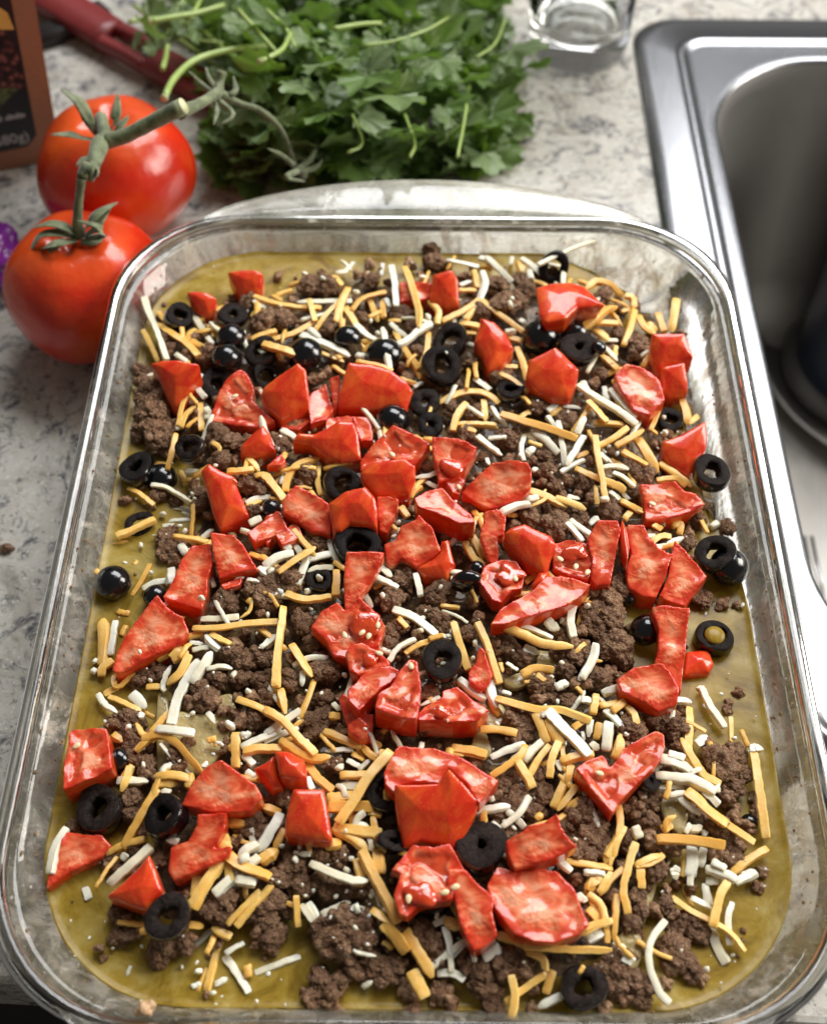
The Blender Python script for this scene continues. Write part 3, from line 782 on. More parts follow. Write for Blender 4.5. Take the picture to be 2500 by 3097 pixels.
C('o',60,(1440,530),(1540,650),l=.2)
C('o',75,(1270,650),(1380,650),(1490,630),l=.5)
C('o',80,(1510,690),(1600,680),(1680,780),(1760,880),l=.4)
C('w',50,(600,765),(720,790),(840,860),(950,920),l=.3)
C('o',60,(400,790),(510,860),(620,945),l=.2)
C('o',75,(300,1215),(450,1160),(630,1070),l=.2)
C('o',45,(270,1285),(400,1265),l=-.3)
C('w',55,(780,970),(950,990),l=-.2)
C('w',55,(870,1010),(950,1030),l=-.2)
C('w',50,(750,1090),(940,1080),l=-.3)
C('w',45,(700,1130),(800,1130),l=-.3)
C('o',50,(960,900),(965,1060),(945,1210),l=.2)
C('o',70,(940,1280),(1030,1240))
C('w',55,(1040,1240),(1140,1160))
C('w',80,(860,1290),(900,1370),l=.3)
C('w',60,(530,1680),(620,1630),(740,1605),l=.1)
C('w',95,(770,1510),(770,1640),l=.3)
C('o',55,(430,1736),(530,1590),(590,1460),l=-.1)
C('o',60,(110,1520),(150,1560))
C('o',50,(1460,1370),(1640,1440),l=.1)
C('w',60,(1430,930),(1530,890),(1640,880),l=.1)
C('o',55,(1440,960),(1560,910))
C('w',45,(1100,1520),(1150,1660),l=.1)
C('w',50,(1440,1600),(1540,1620),l=.3)
C('w',80,(1460,1110),(1560,1060),l=.4)
C('o',50,(1130,400),(1190,440),(1195,490),l=.4)
C('o',60,(990,680),(1000,790),l=-.1)
C('o',55,(850,640),(900,780),l=-.2)
C('o',55,(870,740),(980,730),l=-.2)
C('w',60,(1540,1500),(1600,1560),l=.3)
C('o',55,(1640,880),(1736,920),l=.2)
C('o',50,(480,1440),(440,1480),l=-.4)
S((960,850,25),(980,890,20),(850,1130,25),(890,1180,35),(510,1300,30),(620,1215,15),(1225,1330,28,1.0),(1160,600,22,.8),(1650,1530,45),(830,270,30),(700,1030,35),(600,1540,25))
B((560,130,130),(650,80,120),(640,300,130),(480,330,80),(640,440,80),(730,400,80),(1200,560,110),(1310,400,100),(1180,330,90),(1150,440,70),(1330,560,60),(380,910,70),(530,790,45),(680,870,90),(820,900,80),(1030,860,90),(1040,960,90),(1110,1040,60),(1450,760,90),(1580,830,80),(1500,1000,80),(730,1240,100),(740,1360,100),(830,1440,70),(1250,1750,100),(1500,1700,110),(1650,1640,110),(600,960,50),(1540,560,60),(900,1330,70))
W(800,1200)
T([(240,400),(290,320),(430,330),(540,280),(640,215),(780,220),(820,330),(850,560),(670,585),(560,540),(440,450),(390,410)],.7,'tomato chunk with a pink pointed tail and a bright orange right side',tilt=.5,dz=.3)
T([(1120,240),(1290,320),(1455,400),(1360,550),(1310,600),(1200,560),(1000,600),(840,650),(830,560),(930,430)],.8,'broad kite-shaped tomato piece with a seed, left of the crinkled wet slice','flesh',tilt=.35,dz=.2,seeds=[(1115,495)])
T([(835,670),(950,590),(1100,560),(1230,545),(1320,610),(1315,730),(1260,850),(1100,850),(980,860),(880,760)],1.0,'curved tomato block with orange top just under the kite-shaped piece',tilt=.6,dz=.4)
T([(1465,340),(1736,370),(1860,430),(1780,580),(1736,640),(1640,720),(1520,760),(1510,620),(1470,500)],.8,'crinkled wet tomato slice with jelly at the centre back of the bake','flesh',tilt=.3,dz=.3,jelly=(1640,610,80))
T([(270,765),(400,830),(560,930),(590,1050),(580,1200),(420,1180),(290,1080),(160,1010),(150,920),(200,840)],.9,'curved pale-fleshed tomato wedge left of the orange-topped box-shaped chunk','flesh',tilt=.3,dz=.3)
T([(560,940),(700,830),(880,790),(970,890),(990,1000),(990,1165),(880,1130),(740,1110),(660,1180),(590,1180)],.9,'box-shaped tomato chunk with an orange skin face just behind an olive ring',tilt=.5,dz=.5)
T([(980,860),(1100,870),(1180,890),(1140,1050),(1070,1200),(1000,1160),(990,1000)],.7,'wet folded tomato flap right of the box-shaped chunk','flesh',tilt=.4,dz=.2)
T([(1310,890),(1400,820),(1560,790),(1650,900),(1800,1020),(1850,1100),(1700,1110),(1500,1020),(1330,960)],1.1,'big tomato block with a glistening pink top and deep red front near the centre','flesh',side='skin',dz=.6)
T([(1190,1130),(1310,1080),(1350,1020),(1480,1150),(1540,1340),(1480,1400),(1330,1490),(1200,1400),(1110,1470),(1060,1450),(1045,1280),(1140,1250)],.6,'soft tomato flap with a torn left edge below the glistening block','flesh',tilt=.4,dz=.3)
T([(1540,1270),(1610,1250),(1640,1380),(1670,1480),(1600,1620),(1400,1580),(1320,1510),(1470,1420),(1540,1350)],.8,'orange-red tomato chunk under the torn flap left of an olive standing on edge',tilt=.4)
T([(715,1350),(860,1350),(1050,1355),(1000,1480),(900,1660),(840,1736),(820,1900),(750,2020),(700,1830),(690,1600)],.5,'triangular wet tomato slice lying point-down across the middle olive ring','flesh',tilt=.3,dz=.5)
T([(0,1050),(90,1000),(220,1090),(120,1170),(20,1300),(-40,1200)],.6,'muted red tomato piece left of a thin orange shred in the left middle','flesh',dz=-.1)
T([(80,1180),(290,1100),(330,1200),(250,1260),(150,1300)],.5,'small muted tomato wedge next to the muted red piece','flesh')
T([(760,180),(900,180),(940,260),(950,380),(840,380)],.5,'dusky pink tomato scrap behind the orange right side of a tailed chunk','flesh',dz=-.1)
T([(1540,700),(1640,680),(1760,720),(1700,860),(1640,830)],.5,'pale tomato corner with tiny seeds under the crinkled wet slice','flesh',seeds=[(1700,780)])
O(680,770,165,(.1,-.4),.5,'olive ring behind the box-shaped tomato chunk with deep dark hole')
O(815,1310,205,(0,-.1),.52,'large black olive ring in the middle under a point-down tomato slice',dz=.1)
O(480,1610,130,(0,.2),.5,'small olive with a white cheese bit in its hole',dz=-.1)
O(60,980,90,(0,0),0,'black olive edge behind the muted red tomato piece')
O(400,1160,110,(0,.4),0,'flattened dark olive under the curved pale-fleshed wedge',dz=-.2)
C('w',50,(110,460),(140,340),l=.2)
C('w',70,(150,290),(260,350),l=.1)
C('w',75,(230,440),(430,490))
C('o',75,(180,820),(210,700),(300,590),(480,530),l=.3)
C('o',50,(480,600),(465,740),(490,850),l=.1)
C('o',85,(0,690),(80,780),(170,900),l=.4)
C('w',65,(150,760),(190,670),l=.1)
C('o',50,(80,690),(210,640))
C('o',60,(90,890),(130,950))
C('w',60,(1320,700),(1430,690),(1540,640),l=.3)
C('w',45,(1400,740),(1510,790),l=.1)
C('w',40,(850,400),(960,395))
C('o',60,(1390,540),(1470,560))
C('o',60,(230,1130),(330,1260),(440,1380),l=.5)
C('o',65,(120,1530),(280,1420),(440,1310),l=.7)
C('w',75,(0,1480),(120,1410),(250,1370),l=.4)
C('w',75,(160,1290),(220,1340),l=.3)
C('w',70,(270,1300),(320,1370),l=.2)
C('w',75,(350,1430),(460,1400),(580,1370),l=.3)
C('w',75,(290,1640),(330,1530),(370,1410),l=.3)
C('w',65,(380,1530),(460,1500),(600,1490),l=.2)
C('w',60,(560,1250),(600,1380),(670,1480),l=.1)
C('o',80,(630,1520),(630,1620),(620,1736),l=.5)
C('w',80,(1010,1480),(1110,1570),l=.3)
C('w',80,(950,1570),(1060,1620),(1160,1670),l=.3)
C('o',65,(1270,880),(1310,830),(1370,790),l=.3)
C('o',80,(1190,970),(1250,1050),l=.2)
C('w',60,(1120,1200),(1180,1150),l=.1)
C('w',70,(1320,1550),(1370,1736),l=.3)
C('w',50,(1650,1570),(1660,1640),l=.3)
C('o',70,(-30,1390),(120,1490),l=.1)
C('w',60,(1200,870),(1250,900),l=.2)
C('o',50,(0,1420),(60,1450))
S((55,1520,42),(1180,430,14,1.1),(480,1585,38,.4),(140,1710,30),(380,1700,38),(1050,345,16,1.1),(1130,1220,30),(1670,920,20,.9),(1170,1100,30),(200,1440,15))
B((360,680,110),(330,760,70),(450,1260,100),(100,760,70),(60,850,60),(170,1620,150),(50,1640,110),(1180,1480,100),(1270,1560,80),(1150,1380,60),(1120,1720,90),(1500,1700,110),(150,430,80),(330,560,60),(1430,620,70),(40,520,60),(500,1300,80),(1240,1250,50))
W(1350,1200)
T([(400,570),(550,555),(710,565),(750,660),(735,800),(640,890),(500,960),(380,990),(240,920),(130,840),(250,710),(330,640)],1.0,'large box-like tomato chunk with orange upper skin in the back centre','flesh',side='skin',tilt=.5,dz=.35)
T([(330,1000),(450,980),(520,1040),(510,1150),(500,1210),(440,1220),(460,1360),(450,1430),(410,1495),(360,1430),(290,1220),(300,1150),(320,1100)],.5,'narrow forked tomato strip hanging towards a standing olive','flesh',tilt=.3,dz=.3)
T([(500,1200),(560,1150),(680,1115),(780,1170),(910,1220),(960,1290),(910,1440),(880,1580),(700,1470),(640,1400),(560,1300)],.8,'dark red smooth tomato wedge left of the shiny seeded piece',tilt=.4,dz=.4)
T([(950,1280),(1060,1250),(1220,1270),(1270,1400),(1270,1560),(1230,1610),(1050,1560),(930,1500),(930,1400)],.8,'shiny seeded tomato piece with a pink highlight between two smooth wedges','flesh',tilt=.2,dz=.2,jelly=(1120,1370,95),seeds=[(1130,1490),(1230,1540),(990,1420)])
T([(1330,1080),(1500,1075),(1525,1170),(1480,1400),(1430,1640),(1310,1655),(1260,1600),(1270,1400),(1230,1260),(1280,1150)],.8,'upright rectangular tomato strip with a white streaky face near the right middle','flesh',tilt=.3,dz=.4)
T([(1530,1070),(1580,1180),(1600,1330),(1580,1460),(1530,1350),(1510,1200)],.5,'thin blade-like tomato skin sliver right of the upright strip',dz=.4)
T([(320,1480),(480,1420),(620,1440),(680,1560),(660,1680),(560,1700),(480,1800),(400,1780),(290,1620)],.7,'juicy seed pocket of the big hooked tomato slice in the centre','flesh',dz=.1,jelly=(560,1560,110),seeds=[(600,1590)])
T([(870,1570),(1000,1560),(1262,1640),(1180,1740),(1050,1830),(800,1900),(500,1990),(380,1990),(480,1850),(640,1760),(740,1700)],.8,'big hooked tomato slice sweeping right across the centre, palest along its front edge','flesh',dz=.4,side='skin')
T([(740,1650),(800,1550),(900,1540),(870,1640),(760,1690)],.5,'deep red tomato corner tucked inside the hook of the big slice')
O(180,1620,150,(-1.2,.0),0,'olive slice standing on edge left of the big hooked tomato slice',dz=.3,asp=.55)
O(260,1500,70,(0,0),0,'black olive bit just behind the olive slice standing on edge')
C('o',50,(100,240),(260,240),(450,265),l=.1)
C('o',45,(130,260),(200,290),(250,300),l=.2)
C('w',65,(270,340),(370,430),(480,505),l=.4)
C('w',60,(370,360),(520,350),l=.2)
C('o',40,(720,390),(830,430),l=.2)
C('w',65,(740,300),(860,370),(970,490),l=.3)
C('w',55,(680,330),(650,450),(670,550),l=.1)
C('w',70,(700,500),(770,450),l=.1)
C('w',55,(980,210),(1010,400),(1040,590),l=.3)
C('w',75,(1210,170),(1140,320),l=.5)
C('w',75,(1050,590),(1120,480),(1200,340),l=.6)
C('w',45,(1000,655),(1100,600),(1210,545),l=.4)
C('w',55,(880,170),(970,290),l=.3)
C('o',60,(1130,530),(1240,480),l=.2)
C('o',70,(1130,620),(1270,690),(1400,740),(1570,800),l=.4)
C('o',75,(730,830),(850,870),(1050,960),l=.3)
C('o',75,(960,880),(1100,930),(1215,980),l=.4)
C('w',75,(670,910),(800,880),l=.4)
C('w',85,(480,1010),(600,960),(725,930),l=.7)
C('o',40,(820,890),(870,810),l=.3)
C('o',45,(740,950),(830,920),(865,880),l=.4)
C('w',50,(1060,870),(1160,890),l=.1)
C('w',55,(1080,1070),(1160,1140),(1260,1200),l=.3)
C('w',60,(1050,1100),(1130,1190),(1190,1260),l=.2)
C('w',55,(1250,1110),(1320,1070),l=.2)
C('o',45,(1300,770),(1320,940),l=.2)
C('o',55,(220,1180),(250,1080),(310,1020),l=.3)
C('w',45,(210,1180),(250,1090),l=.35)
C('o',70,(160,1270),(230,1400),(330,1470),l=.2)
C('o',55,(230,1210),(300,1320),(360,1430),l=.1)
C('o',45,(440,1270),(530,1240),l=.1)
C('w',50,(350,540),(370,590),l=.1)
C('o',55,(520,1030),(620,1040),l=.1)
C('o',50,(1530,900),(1620,950),(1720,1010),l=.3)
C('o',55,(1560,1080),(1610,1000),l=.1)
C('w',45,(1330,490),(1450,580),l=.2)
C('w',50,(1390,680),(1450,700))
C('w',50,(1430,830),(1510,900),l=.1)
S((770,640,35),(990,600,18),(640,510,30),(1380,480,25),(1495,500,25),(550,295,15),(745,750,18),(920,665,14),(1010,760,14),(270,600,0),(70,1600,35),(100,860,20))
B((170,340,90),(220,170,70),(540,380,100),(590,310,60),(790,50,90),(1060,210,90),(880,660,100),(950,780,90),(860,530,80),(760,560,60),(1050,740,70),(1200,760,80),(730,1060,110),(900,960,90),(960,1140,120),(1170,1070,90),(1260,880,70),(1430,1000,100),(1000,1000,70),(200,950,100),(1620,640,100),(1260,570,60),(520,1290,70),(200,1330,70),(1480,1660,90),(840,750,60),(1000,620,50),(1150,850,50),(600,1130,70))
W(1750,1500)
T([(430,250),(570,240),(620,350),(700,450),(820,500),(760,700),(680,880),(560,880),(430,800),(410,640),(460,500),(420,350)],.9,'wide upright tomato slab with a pale streaked face right of the thin blade',tilt=.35,dz=.3,side='skin',top='flesh')
T([(840,380),(960,500),(1125,700),(1000,860),(930,970),(800,930),(700,870),(780,700),(810,520)],.7,'diamond-shaped tomato slice with shiny streaks on the right side','flesh',tilt=.3,dz=.3)
T([(640,965),(730,945),(980,985),(960,1100),(940,1280),(920,1450),(890,1736),(800,1600),(740,1560),(650,1480),(690,1350),(700,1160),(650,1040)],.7,'long vertical tomato strip reaching down from the diamond-shaped slice','flesh',tilt=.3,dz=.4,side='skin')
T([(930,1370),(1130,1350),(1180,1480),(1140,1560),(920,1580)],.7,'orange tomato cube half sunk in sauce beside the cloudy-topped olive',dz=-.35)
T([(330,1600),(480,1500),(730,1460),(800,1540),(880,1680),(860,1820),(700,1880),(560,1800),(370,1720)],.7,'ridged wet tomato piece with white streaks at the right middle','flesh',tilt=.2,dz=.4,side='skin')
O(1190,510,175,(-.15,-.15),.48,'matte black olive ring resting on another olive at the right edge',dz=.5)
O(1310,620,175,(.3,0),0,'lower glossy olive of the touching pair on the right edge',dz=.1)
O(590,1180,150,(-.5,.3),0,'glossy olive leaning into the sauce left of the long vertical strip')
O(1175,1250,165,(0,0),.6,'cloudy-topped olive filled with sauce near the right wall',dz=-.1,fill=1)
O(420,880,90,(0,0),0,'shadowed olive bit above the glossy leaning olive',dz=-.2)
C('w',65,(660,450),(780,440),l=.2)
C('w',70,(780,430),(910,360),l=.1)
C('o',70,(640,400),(720,350),(800,350),l=.1)
C('o',70,(820,260),(890,250),(880,330),l=.1)
C('o',60,(650,250),(720,290),l=.2)
C('o',70,(400,200),(450,140),l=.1)
C('w',55,(600,350),(660,350))
C('w',60,(100,230),(160,190),l=.1)
C('w',75,(0,270),(90,330),l=.2)
C('w',65,(30,1590),(120,1430),(150,1300),l=.5)
C('w',80,(210,1730),(350,1680),l=.3)
C('w',55,(1050,1670),(1120,1780),l=-.1)
C('o',80,(600,900),(620,980),l=-.1)
S((1180,260,60),(1430,960,30),(1340,640,0),(1310,1560,12),(40,1450,0))
B((270,150,100),(230,900,140),(110,850,80),(330,850,70),(100,1050,120),(260,1050,140),(200,1180,90),(300,1330,130),(400,1420,90),(60,1400,110),(170,1590,100),(60,1640,80),(700,230,60),(1010,190,100),(1300,270,80),(950,420,80),(1080,900,110),(1250,950,70),(1380,960,45),(935,1325,30),(1400,1700,40),(960,330,60),(360,1240,60),(20,1180,70))
W(250,1750)
T([(650,130),(710,210),(800,290),(880,340),(930,460),(860,560),(700,640),(520,720),(300,830),(255,800),(290,650),(400,460),(520,300),(600,190)],.9,'long dark pink tomato wedge at the left pointing down towards the near wall','flesh',tilt=.2,dz=.3,side='skin')
P([(840,1160),(1200,1180),(1330,1100),(1300,1300),(1180,1560),(1000,1700),(800,1600),(760,1300)],'pale tortilla piece showing between beef crumbles left of centre')
P([(1160,1030),(1300,1010),(1320,1120),(1200,1140)],'small glassy tortilla patch beneath dark beef, left of centre')
P([(660,980),(720,1000),(760,1200),(760,1736),(660,1736),(640,1300)],'upright strip of pale tortilla edge near the left')
C('w',70,(1040,350),(1180,350),(1360,330),l=.3)
C('o',80,(965,430),(1200,430),(1450,395),(1720,370),l=.5)
C('o',80,(1440,190),(1480,200),l=.1)
C('o',40,(1480,190),(1460,280),(1380,340),l=.2)
C('o',55,(900,520),(1050,480),l=.2)
C('o',70,(1120,480),(1200,530),(1290,570),l=.3)
C('w',60,(1070,490),(1120,560),(1190,620),l=.3)
C('w',60,(1560,600),(1630,560),(1710,490),l=.3)
C('w',50,(940,560),(1050,570),l=.1)
C('w',55,(960,620),(1100,600),l=.2)
C('o',100,(180,350),(190,500),(170,740),l=.1)
C('w',75,(290,370),(270,500),(245,660),l=.2)
C('o',60,(310,290),(410,310),l=-.2)
C('o',65,(380,420),(340,500),l=-.1)
C('o',90,(840,550),(900,490),l=.2)
C('o',85,(780,690),(860,600),l=.2)
C('o',80,(650,700),(780,640),l=.1)
C('o',75,(790,720),(920,640),l=.25)
C('w',110,(770,1270),(830,1050),(930,850),(1020,720),l=.3)
C('w',85,(960,910),(1050,780),(1130,640),l=.3)
C('w',65,(1090,790),(1200,770),(1300,790),l=.3)
C('w',60,(770,760),(700,930),(720,980),l=.2)
C('o',95,(740,920),(850,830),(930,670),l=.4)
C('o',70,(560,950),(700,945),l=.2)
C('o',100,(160,850),(180,780),(260,720),l=.1)
C('o',60,(500,740),(400,880),(300,950),(270,900),(280,850),l=.2)
C('o',70,(190,1010),(300,950),l=.0)
C('o',60,(230,1030),(360,1090),(500,1160),l=0)
C('w',70,(130,1010),(200,1110),(300,1170),l=.1)
C('w',110,(430,1010),(550,1130),l=.05)
C('o',50,(520,1160),(630,1220),l=-.1)
C('w',70,(490,1200),(530,1210),l=.2)
C('o',70,(270,1370),(340,1430),l=.1)
C('w',100,(650,1310),(800,1330),(970,1350),l=.7)
C('o',70,(480,1500),(560,1420),(660,1370),(750,1400),l=.5)
C('o',75,(520,1400),(700,1370),(850,1470),(950,1590),(1040,1690),l=.5)
C('o',60,(600,1350),(700,1240),(760,1170),l=.3)
C('w',60,(730,1400),(730,1530))
C('w',60,(1090,1180),(1150,1260),l=.2)
C('o',80,(1690,940),(1700,700),(1736,420),(1755,250),l=.6)
C('o',85,(1350,1050),(1550,1130),(1720,1240),l=.4)
C('o',85,(1340,1350),(1340,1500),(1335,1650),l=.15)
C('o',90,(1410,1510),(1560,1490),(1736,1490),l=.4)
C('w',75,(1390,1470),(1560,1400),(1736,1330),l=.3)
C('w',70,(1620,1360),(1736,1270),l=.35)
C('w',70,(1410,1540),(1490,1630),l=.2)
C('w',60,(1400,1400),(1460,1350),l=.2)
C('o',70,(350,1736),(430,1640),l=.2)
C('o',70,(1690,980),(1736,1120))
C('o',50,(640,1710),(800,1700),(960,1736),l=.1)
C('o',40,(1150,1380),(1160,1470),l=.2)
C('o',60,(1090,1420),(1160,1400),l=.3)
S((1040,170,36,1.0),(500,640,25,1.0),(1720,110,30),(1620,320,30),(1320,840,38),(1090,950,22),(400,1310,40),(470,1330,16),(215,740,30),(100,810,45),(110,720,30),(1520,480,20),(1660,730,14),(1310,1300,14),(1450,990,35),(1290,1290,60),(560,790,15),(320,840,30),(720,820,18),(590,890,25),(1210,1450,30),(1140,1540,20),(1070,1630,35),(530,1630,30),(230,1280,30),(290,1590,30),(960,1180,35))
B((530,850,100),(660,830,80),(1300,650,110),(1420,720,100),(1560,680,110),(1180,880,90),(1030,960,90),(1080,1060,110),(950,1100,80),(1230,1160,70),(1330,1180,70),(1380,880,90),(1560,900,100),(1480,1040,80),(1600,1040,90),(1500,1230,100),(1390,1260,80),(1580,1180,80),(1270,1430,60),(1330,560,70),(340,1240,110),(400,1370,100),(430,1500,110),(560,1450,80),(560,1640,100),(1270,230,100),(1600,160,130),(1620,60,100),(1150,1080,70),(850,1530,90),(930,1430,70),(850,1650,80),(170,1360,55),(1620,1400,60),(1240,1500,50),(1560,300,70))
W(800,1700)
T([(640,350),(710,420),(830,300),(960,420),(1060,560),(1000,740),(860,760),(720,850),(610,830),(530,680),(400,570),(500,430)],.8,'jelly-filled tomato slice with five seeds left of centre','flesh',tilt=.2,dz=.3,jelly=(870,560,130),seeds=[(700,640),(850,620),(910,650),(990,555)])
T([(850,705),(1000,780),(1100,880),(1080,920),(880,960),(820,1000),(740,940),(705,800),(750,730)],.7,'small glistening tomato gel pocket above the three-part cut stack','flesh',tilt=.2,dz=.3,jelly=(940,850,70),seeds=[(1000,800)])
T([(880,950),(1100,900),(1190,950),(1100,1060),(1010,1110),(820,1310),(720,1200),(720,1110),(800,1050)],.9,'wet-topped tomato cube on the left of the three-part cut stack','flesh',dz=.7,side='skin')
T([(1270,840),(1340,860),(1370,1060),(1360,1200),(1330,1380),(1200,1360),(960,1280),(990,1150),(1100,1080),(1180,950)],1.3,'big squared tomato cube with vivid red front face just left of centre bottom','flesh',dz=.9,side='skin',seeds=[(1280,900)])
T([(690,1140),(780,1230),(840,1330),(960,1320),(940,1500),(930,1590),(850,1560),(720,1440),(650,1200)],.7,'dull red tomato slab under the wet-topped cube of the cut stack','flesh',tilt=.3)
T([(1560,1120),(1690,1085),(1800,1180),(1960,1290),(1860,1390),(1700,1400),(1500,1390),(1350,1380),(1340,1330),(1400,1260),(1540,1200)],1.2,'seed-pocket tomato cube with a grooved top below the single dark ring at centre','flesh',dz=.5,seeds=[(1550,1290)],jelly=(1540,1310,70))
T([(830,1350),(900,1420),(900,1540),(840,1560),(720,1470),(730,1410)],.5,'tiny translucent pink tomato flake with a white crumb at the stack foot','flesh',tilt=.5,dz=.3)
O(1550,870,190,(0,-.05),.42,'black olive ring with cheese bits inside, alone just right of the cut tomato stack',dz=.3)
C('o',90,(190,270),(350,330),(580,300),l=.4)
C('o',60,(0,550),(130,500),l=.2)
C('w',75,(0,740),(120,640))
C('o',90,(240,720),(320,860),(410,1000),l=.4)
C('w',65,(330,960),(330,1080),l=.2)
C('w',70,(850,260),(940,390),l=.1)
C('w',85,(1130,410),(1280,470),(1400,550),(1500,630),l=.3)
C('o',70,(1170,490),(1240,570),l=.2)
C('w',55,(1090,860),(1180,740),(1320,670),l=.4)
C('o',60,(1230,800),(1320,740),(1430,690),l=.2)
C('w',55,(1440,670),(1540,650),(1630,670),l=.2)
C('o',50,(1440,680),(1560,640),l=.3)
C('o',80,(1650,530),(1690,660),(1736,800),l=.4)
C('o',45,(1540,380),(1700,400),l=.1)
C('o',95,(140,1120),(160,1210),(180,1320),l=.3)
C('w',80,(10,1510),(150,1410),(300,1300),l=.3)
C('o',95,(0,1290),(150,1380),(300,1540),(440,1680),l=.8)
C('o',90,(140,1560),(280,1660),(430,1720),(570,1700),l=.6)
C('o',60,(0,1640),(190,1640),l=.3)
C('w',80,(0,1570),(150,1510),(290,1450),l=.15)
C('o',80,(520,1480),(680,1550),(840,1620),l=.3)
C('w',60,(530,1650),(780,1640),l=.1)
C('o',80,(850,1600),(920,1680),(1000,1720),l=.3)
C('o',40,(760,1700),(830,1660),(870,1736),l=.1)
C('w',60,(600,1240),(650,1290),l=.3)
C('o',75,(570,1350),(660,1350),l=.2)
C('o',70,(920,1560),(1010,1620),l=.1)
C('w',45,(1370,1250),(1530,1180),l=.1)
C('w',60,(690,240),(740,300),l=.1)
C('w',60,(1660,560),(1640,620))
C('o',75,(1600,1650),(1736,1680),l=.2)
S((140,270,35),(375,260,35),(495,1150,24),(880,1460,20,1.2),(70,880,14),(1600,1390,18,1.3),(1490,1285,12,1.4),(1430,1390,0),(405,410,25),(370,1130,20),(700,990,30),(1560,890,30,.4),(1490,830,25,.4),(1360,600,40),(1380,490,30),(1030,290,30,.6),(300,1370,20),(1070,10,30),(1540,220,30))
B((90,200,110),(60,330,100),(200,200,90),(320,390,80),(320,530,110),(440,700,90),(530,960,130),(500,860,80),(240,850,70),(200,1000,90),(230,1090,80),(50,830,70),(330,1230,80),(500,1200,90),(520,1300,90),(450,1400,100),(420,1500,90),(620,1400,70),(480,520,70),(1100,330,110),(1180,300,60),(1100,620,80),(1080,720,80),(1180,560,90),(1340,640,70),(1520,500,90),(1400,440,80),(1600,580,80),(1200,160,90),(570,850,60),(1440,1150,90),(1580,250,100),(1500,330,80),(50,1000,80),(70,1180,70),(60,1420,70),(660,1470,60),(300,1430,70),(1240,480,60),(1270,760,60),(1000,520,50),(1400,1480,60))
W(1350,1750)
T([(290,580),(330,620),(400,850),(370,930),(300,990),(190,900),(190,810),(260,720),(270,640)],.5,'drop-shaped translucent tomato flap right of the centre olive ring','flesh',tilt=.2,dz=.1)
P([(300,1130),(480,1100),(520,1250),(330,1290),(250,1450),(400,1500),(300,1600),(200,1560)],'tortilla piece under cheese right of the seed-pocket cube')
P([(800,620),(960,650),(980,820),(840,840),(620,960),(500,880),(780,760)],'tortilla patch soaked in green sauce at centre right')
C('o',75,(60,370),(110,550),(190,790),l=.35)
C('o',80,(270,380),(350,560),(400,720),(460,910),l=.6)
C('o',85,(430,390),(650,480),(850,570),(1100,590),l=.6)
C('w',70,(590,390),(760,450),(920,520),l=.3)
C('w',85,(1110,230),(1080,370),(1110,510),l=.4)
C('w',80,(1310,570),(1270,720),(1160,880),l=.4)
C('w',100,(880,370),(930,420),(980,440),l=.3)
C('w',85,(680,610),(800,650),l=.1)
C('w',45,(530,740),(620,800),l=.2)
C('o',75,(660,840),(780,790),(930,800),l=.2)
C('o',60,(790,840),(860,890),l=.4)
C('o',40,(680,910),(730,900),l=.3)
C('w',90,(960,950),(1050,910),l=.4)
C('w',90,(370,900),(390,1010),(440,1120),l=.3)
C('w',70,(110,880),(230,990),(340,1050),l=.15)
C('o',60,(440,920),(640,960),l=-.1)
C('w',50,(490,990),(560,1010),l=.0)
C('o',80,(440,1040),(650,1110),(820,1150),(1000,1150),(1260,1240),l=.5)
C('o',85,(300,1320),(450,1320),(610,1350),l=.3)
C('o',85,(50,1490),(200,1510),(340,1540),l=.3)
C('w',70,(390,1560),(530,1500),(680,1450),l=.3)
C('w',80,(680,1590),(760,1500),(840,1430),l=.4)
C('o',95,(780,1190),(830,1310),(880,1430),l=.4)
C('o',95,(880,1240),(930,1350),(1000,1450),l=.5)
C('w',130,(880,1150),(1000,1290),(1120,1410),(1240,1540),l=.7)
C('w',60,(840,1180),(850,1210),l=.7)
C('o',85,(980,1430),(920,1580),(900,1736),l=.7)
C('o',85,(900,1460),(790,1600),(720,1736),l=.5)
C('o',90,(620,1600),(700,1736),(750,1830),l=.7)
C('o',75,(690,1460),(640,1560),(500,1660),(390,1720),l=.6)
C('o',60,(1010,1460),(1020,1570),l=.4)
C('o',80,(1000,1600),(1130,1560),(1280,1540),l=.5)
C('o',85,(1310,1020),(1280,1180),l=.5)
C('o',75,(1110,1310),(1230,1220),l=.3)
C('o',75,(1340,1110),(1500,1090),l=.4)
C('o',80,(1450,1160),(1560,1070),l=.6)
C('o',75,(1560,1110),(1630,1180),(1660,1280),l=.4)
C('w',75,(1380,1150),(1450,1210),(1530,1290),l=.3)
C('w',60,(1260,1240),(1240,1380),l=.3)
C('o',80,(1340,1270),(1310,1400),l=.3)
C('w',105,(1420,1270),(1400,1500),l=.45)
C('o',80,(1520,1370),(1480,1540),l=.5)
C('w',85,(1380,1000),(1530,950),l=.5)
C('w',85,(1180,1060),(1260,1070),l=.4)
C('o',50,(1140,950),(1190,1010),l=.2)
C('w',85,(1270,1440),(1330,1490),l=.3)
C('w',60,(960,1600),(1000,1680),l=.3)
C('o',50,(1010,1640),(1050,1690),l=.3)
C('w',40,(1190,1340),(1200,1420),l=.1)
C('o',50,(470,740),(490,820),l=.1)
C('w',50,(280,1420),(400,1410),l=-.1)
C('o',75,(1090,1640),(1050,1800),l=.3)
S((20,510,40),(580,630,14),(370,635,14,.8),(920,860,22),(130,1155,12,1.3),(970,1080,30),(860,1110,20),(1050,390,0),(1010,370,35),(1230,240,35),(1010,740,35),(440,1270,25),(1570,1360,22),(1530,1180,20),(250,570,35),(230,700,30),(700,360,0),(1420,300,0))
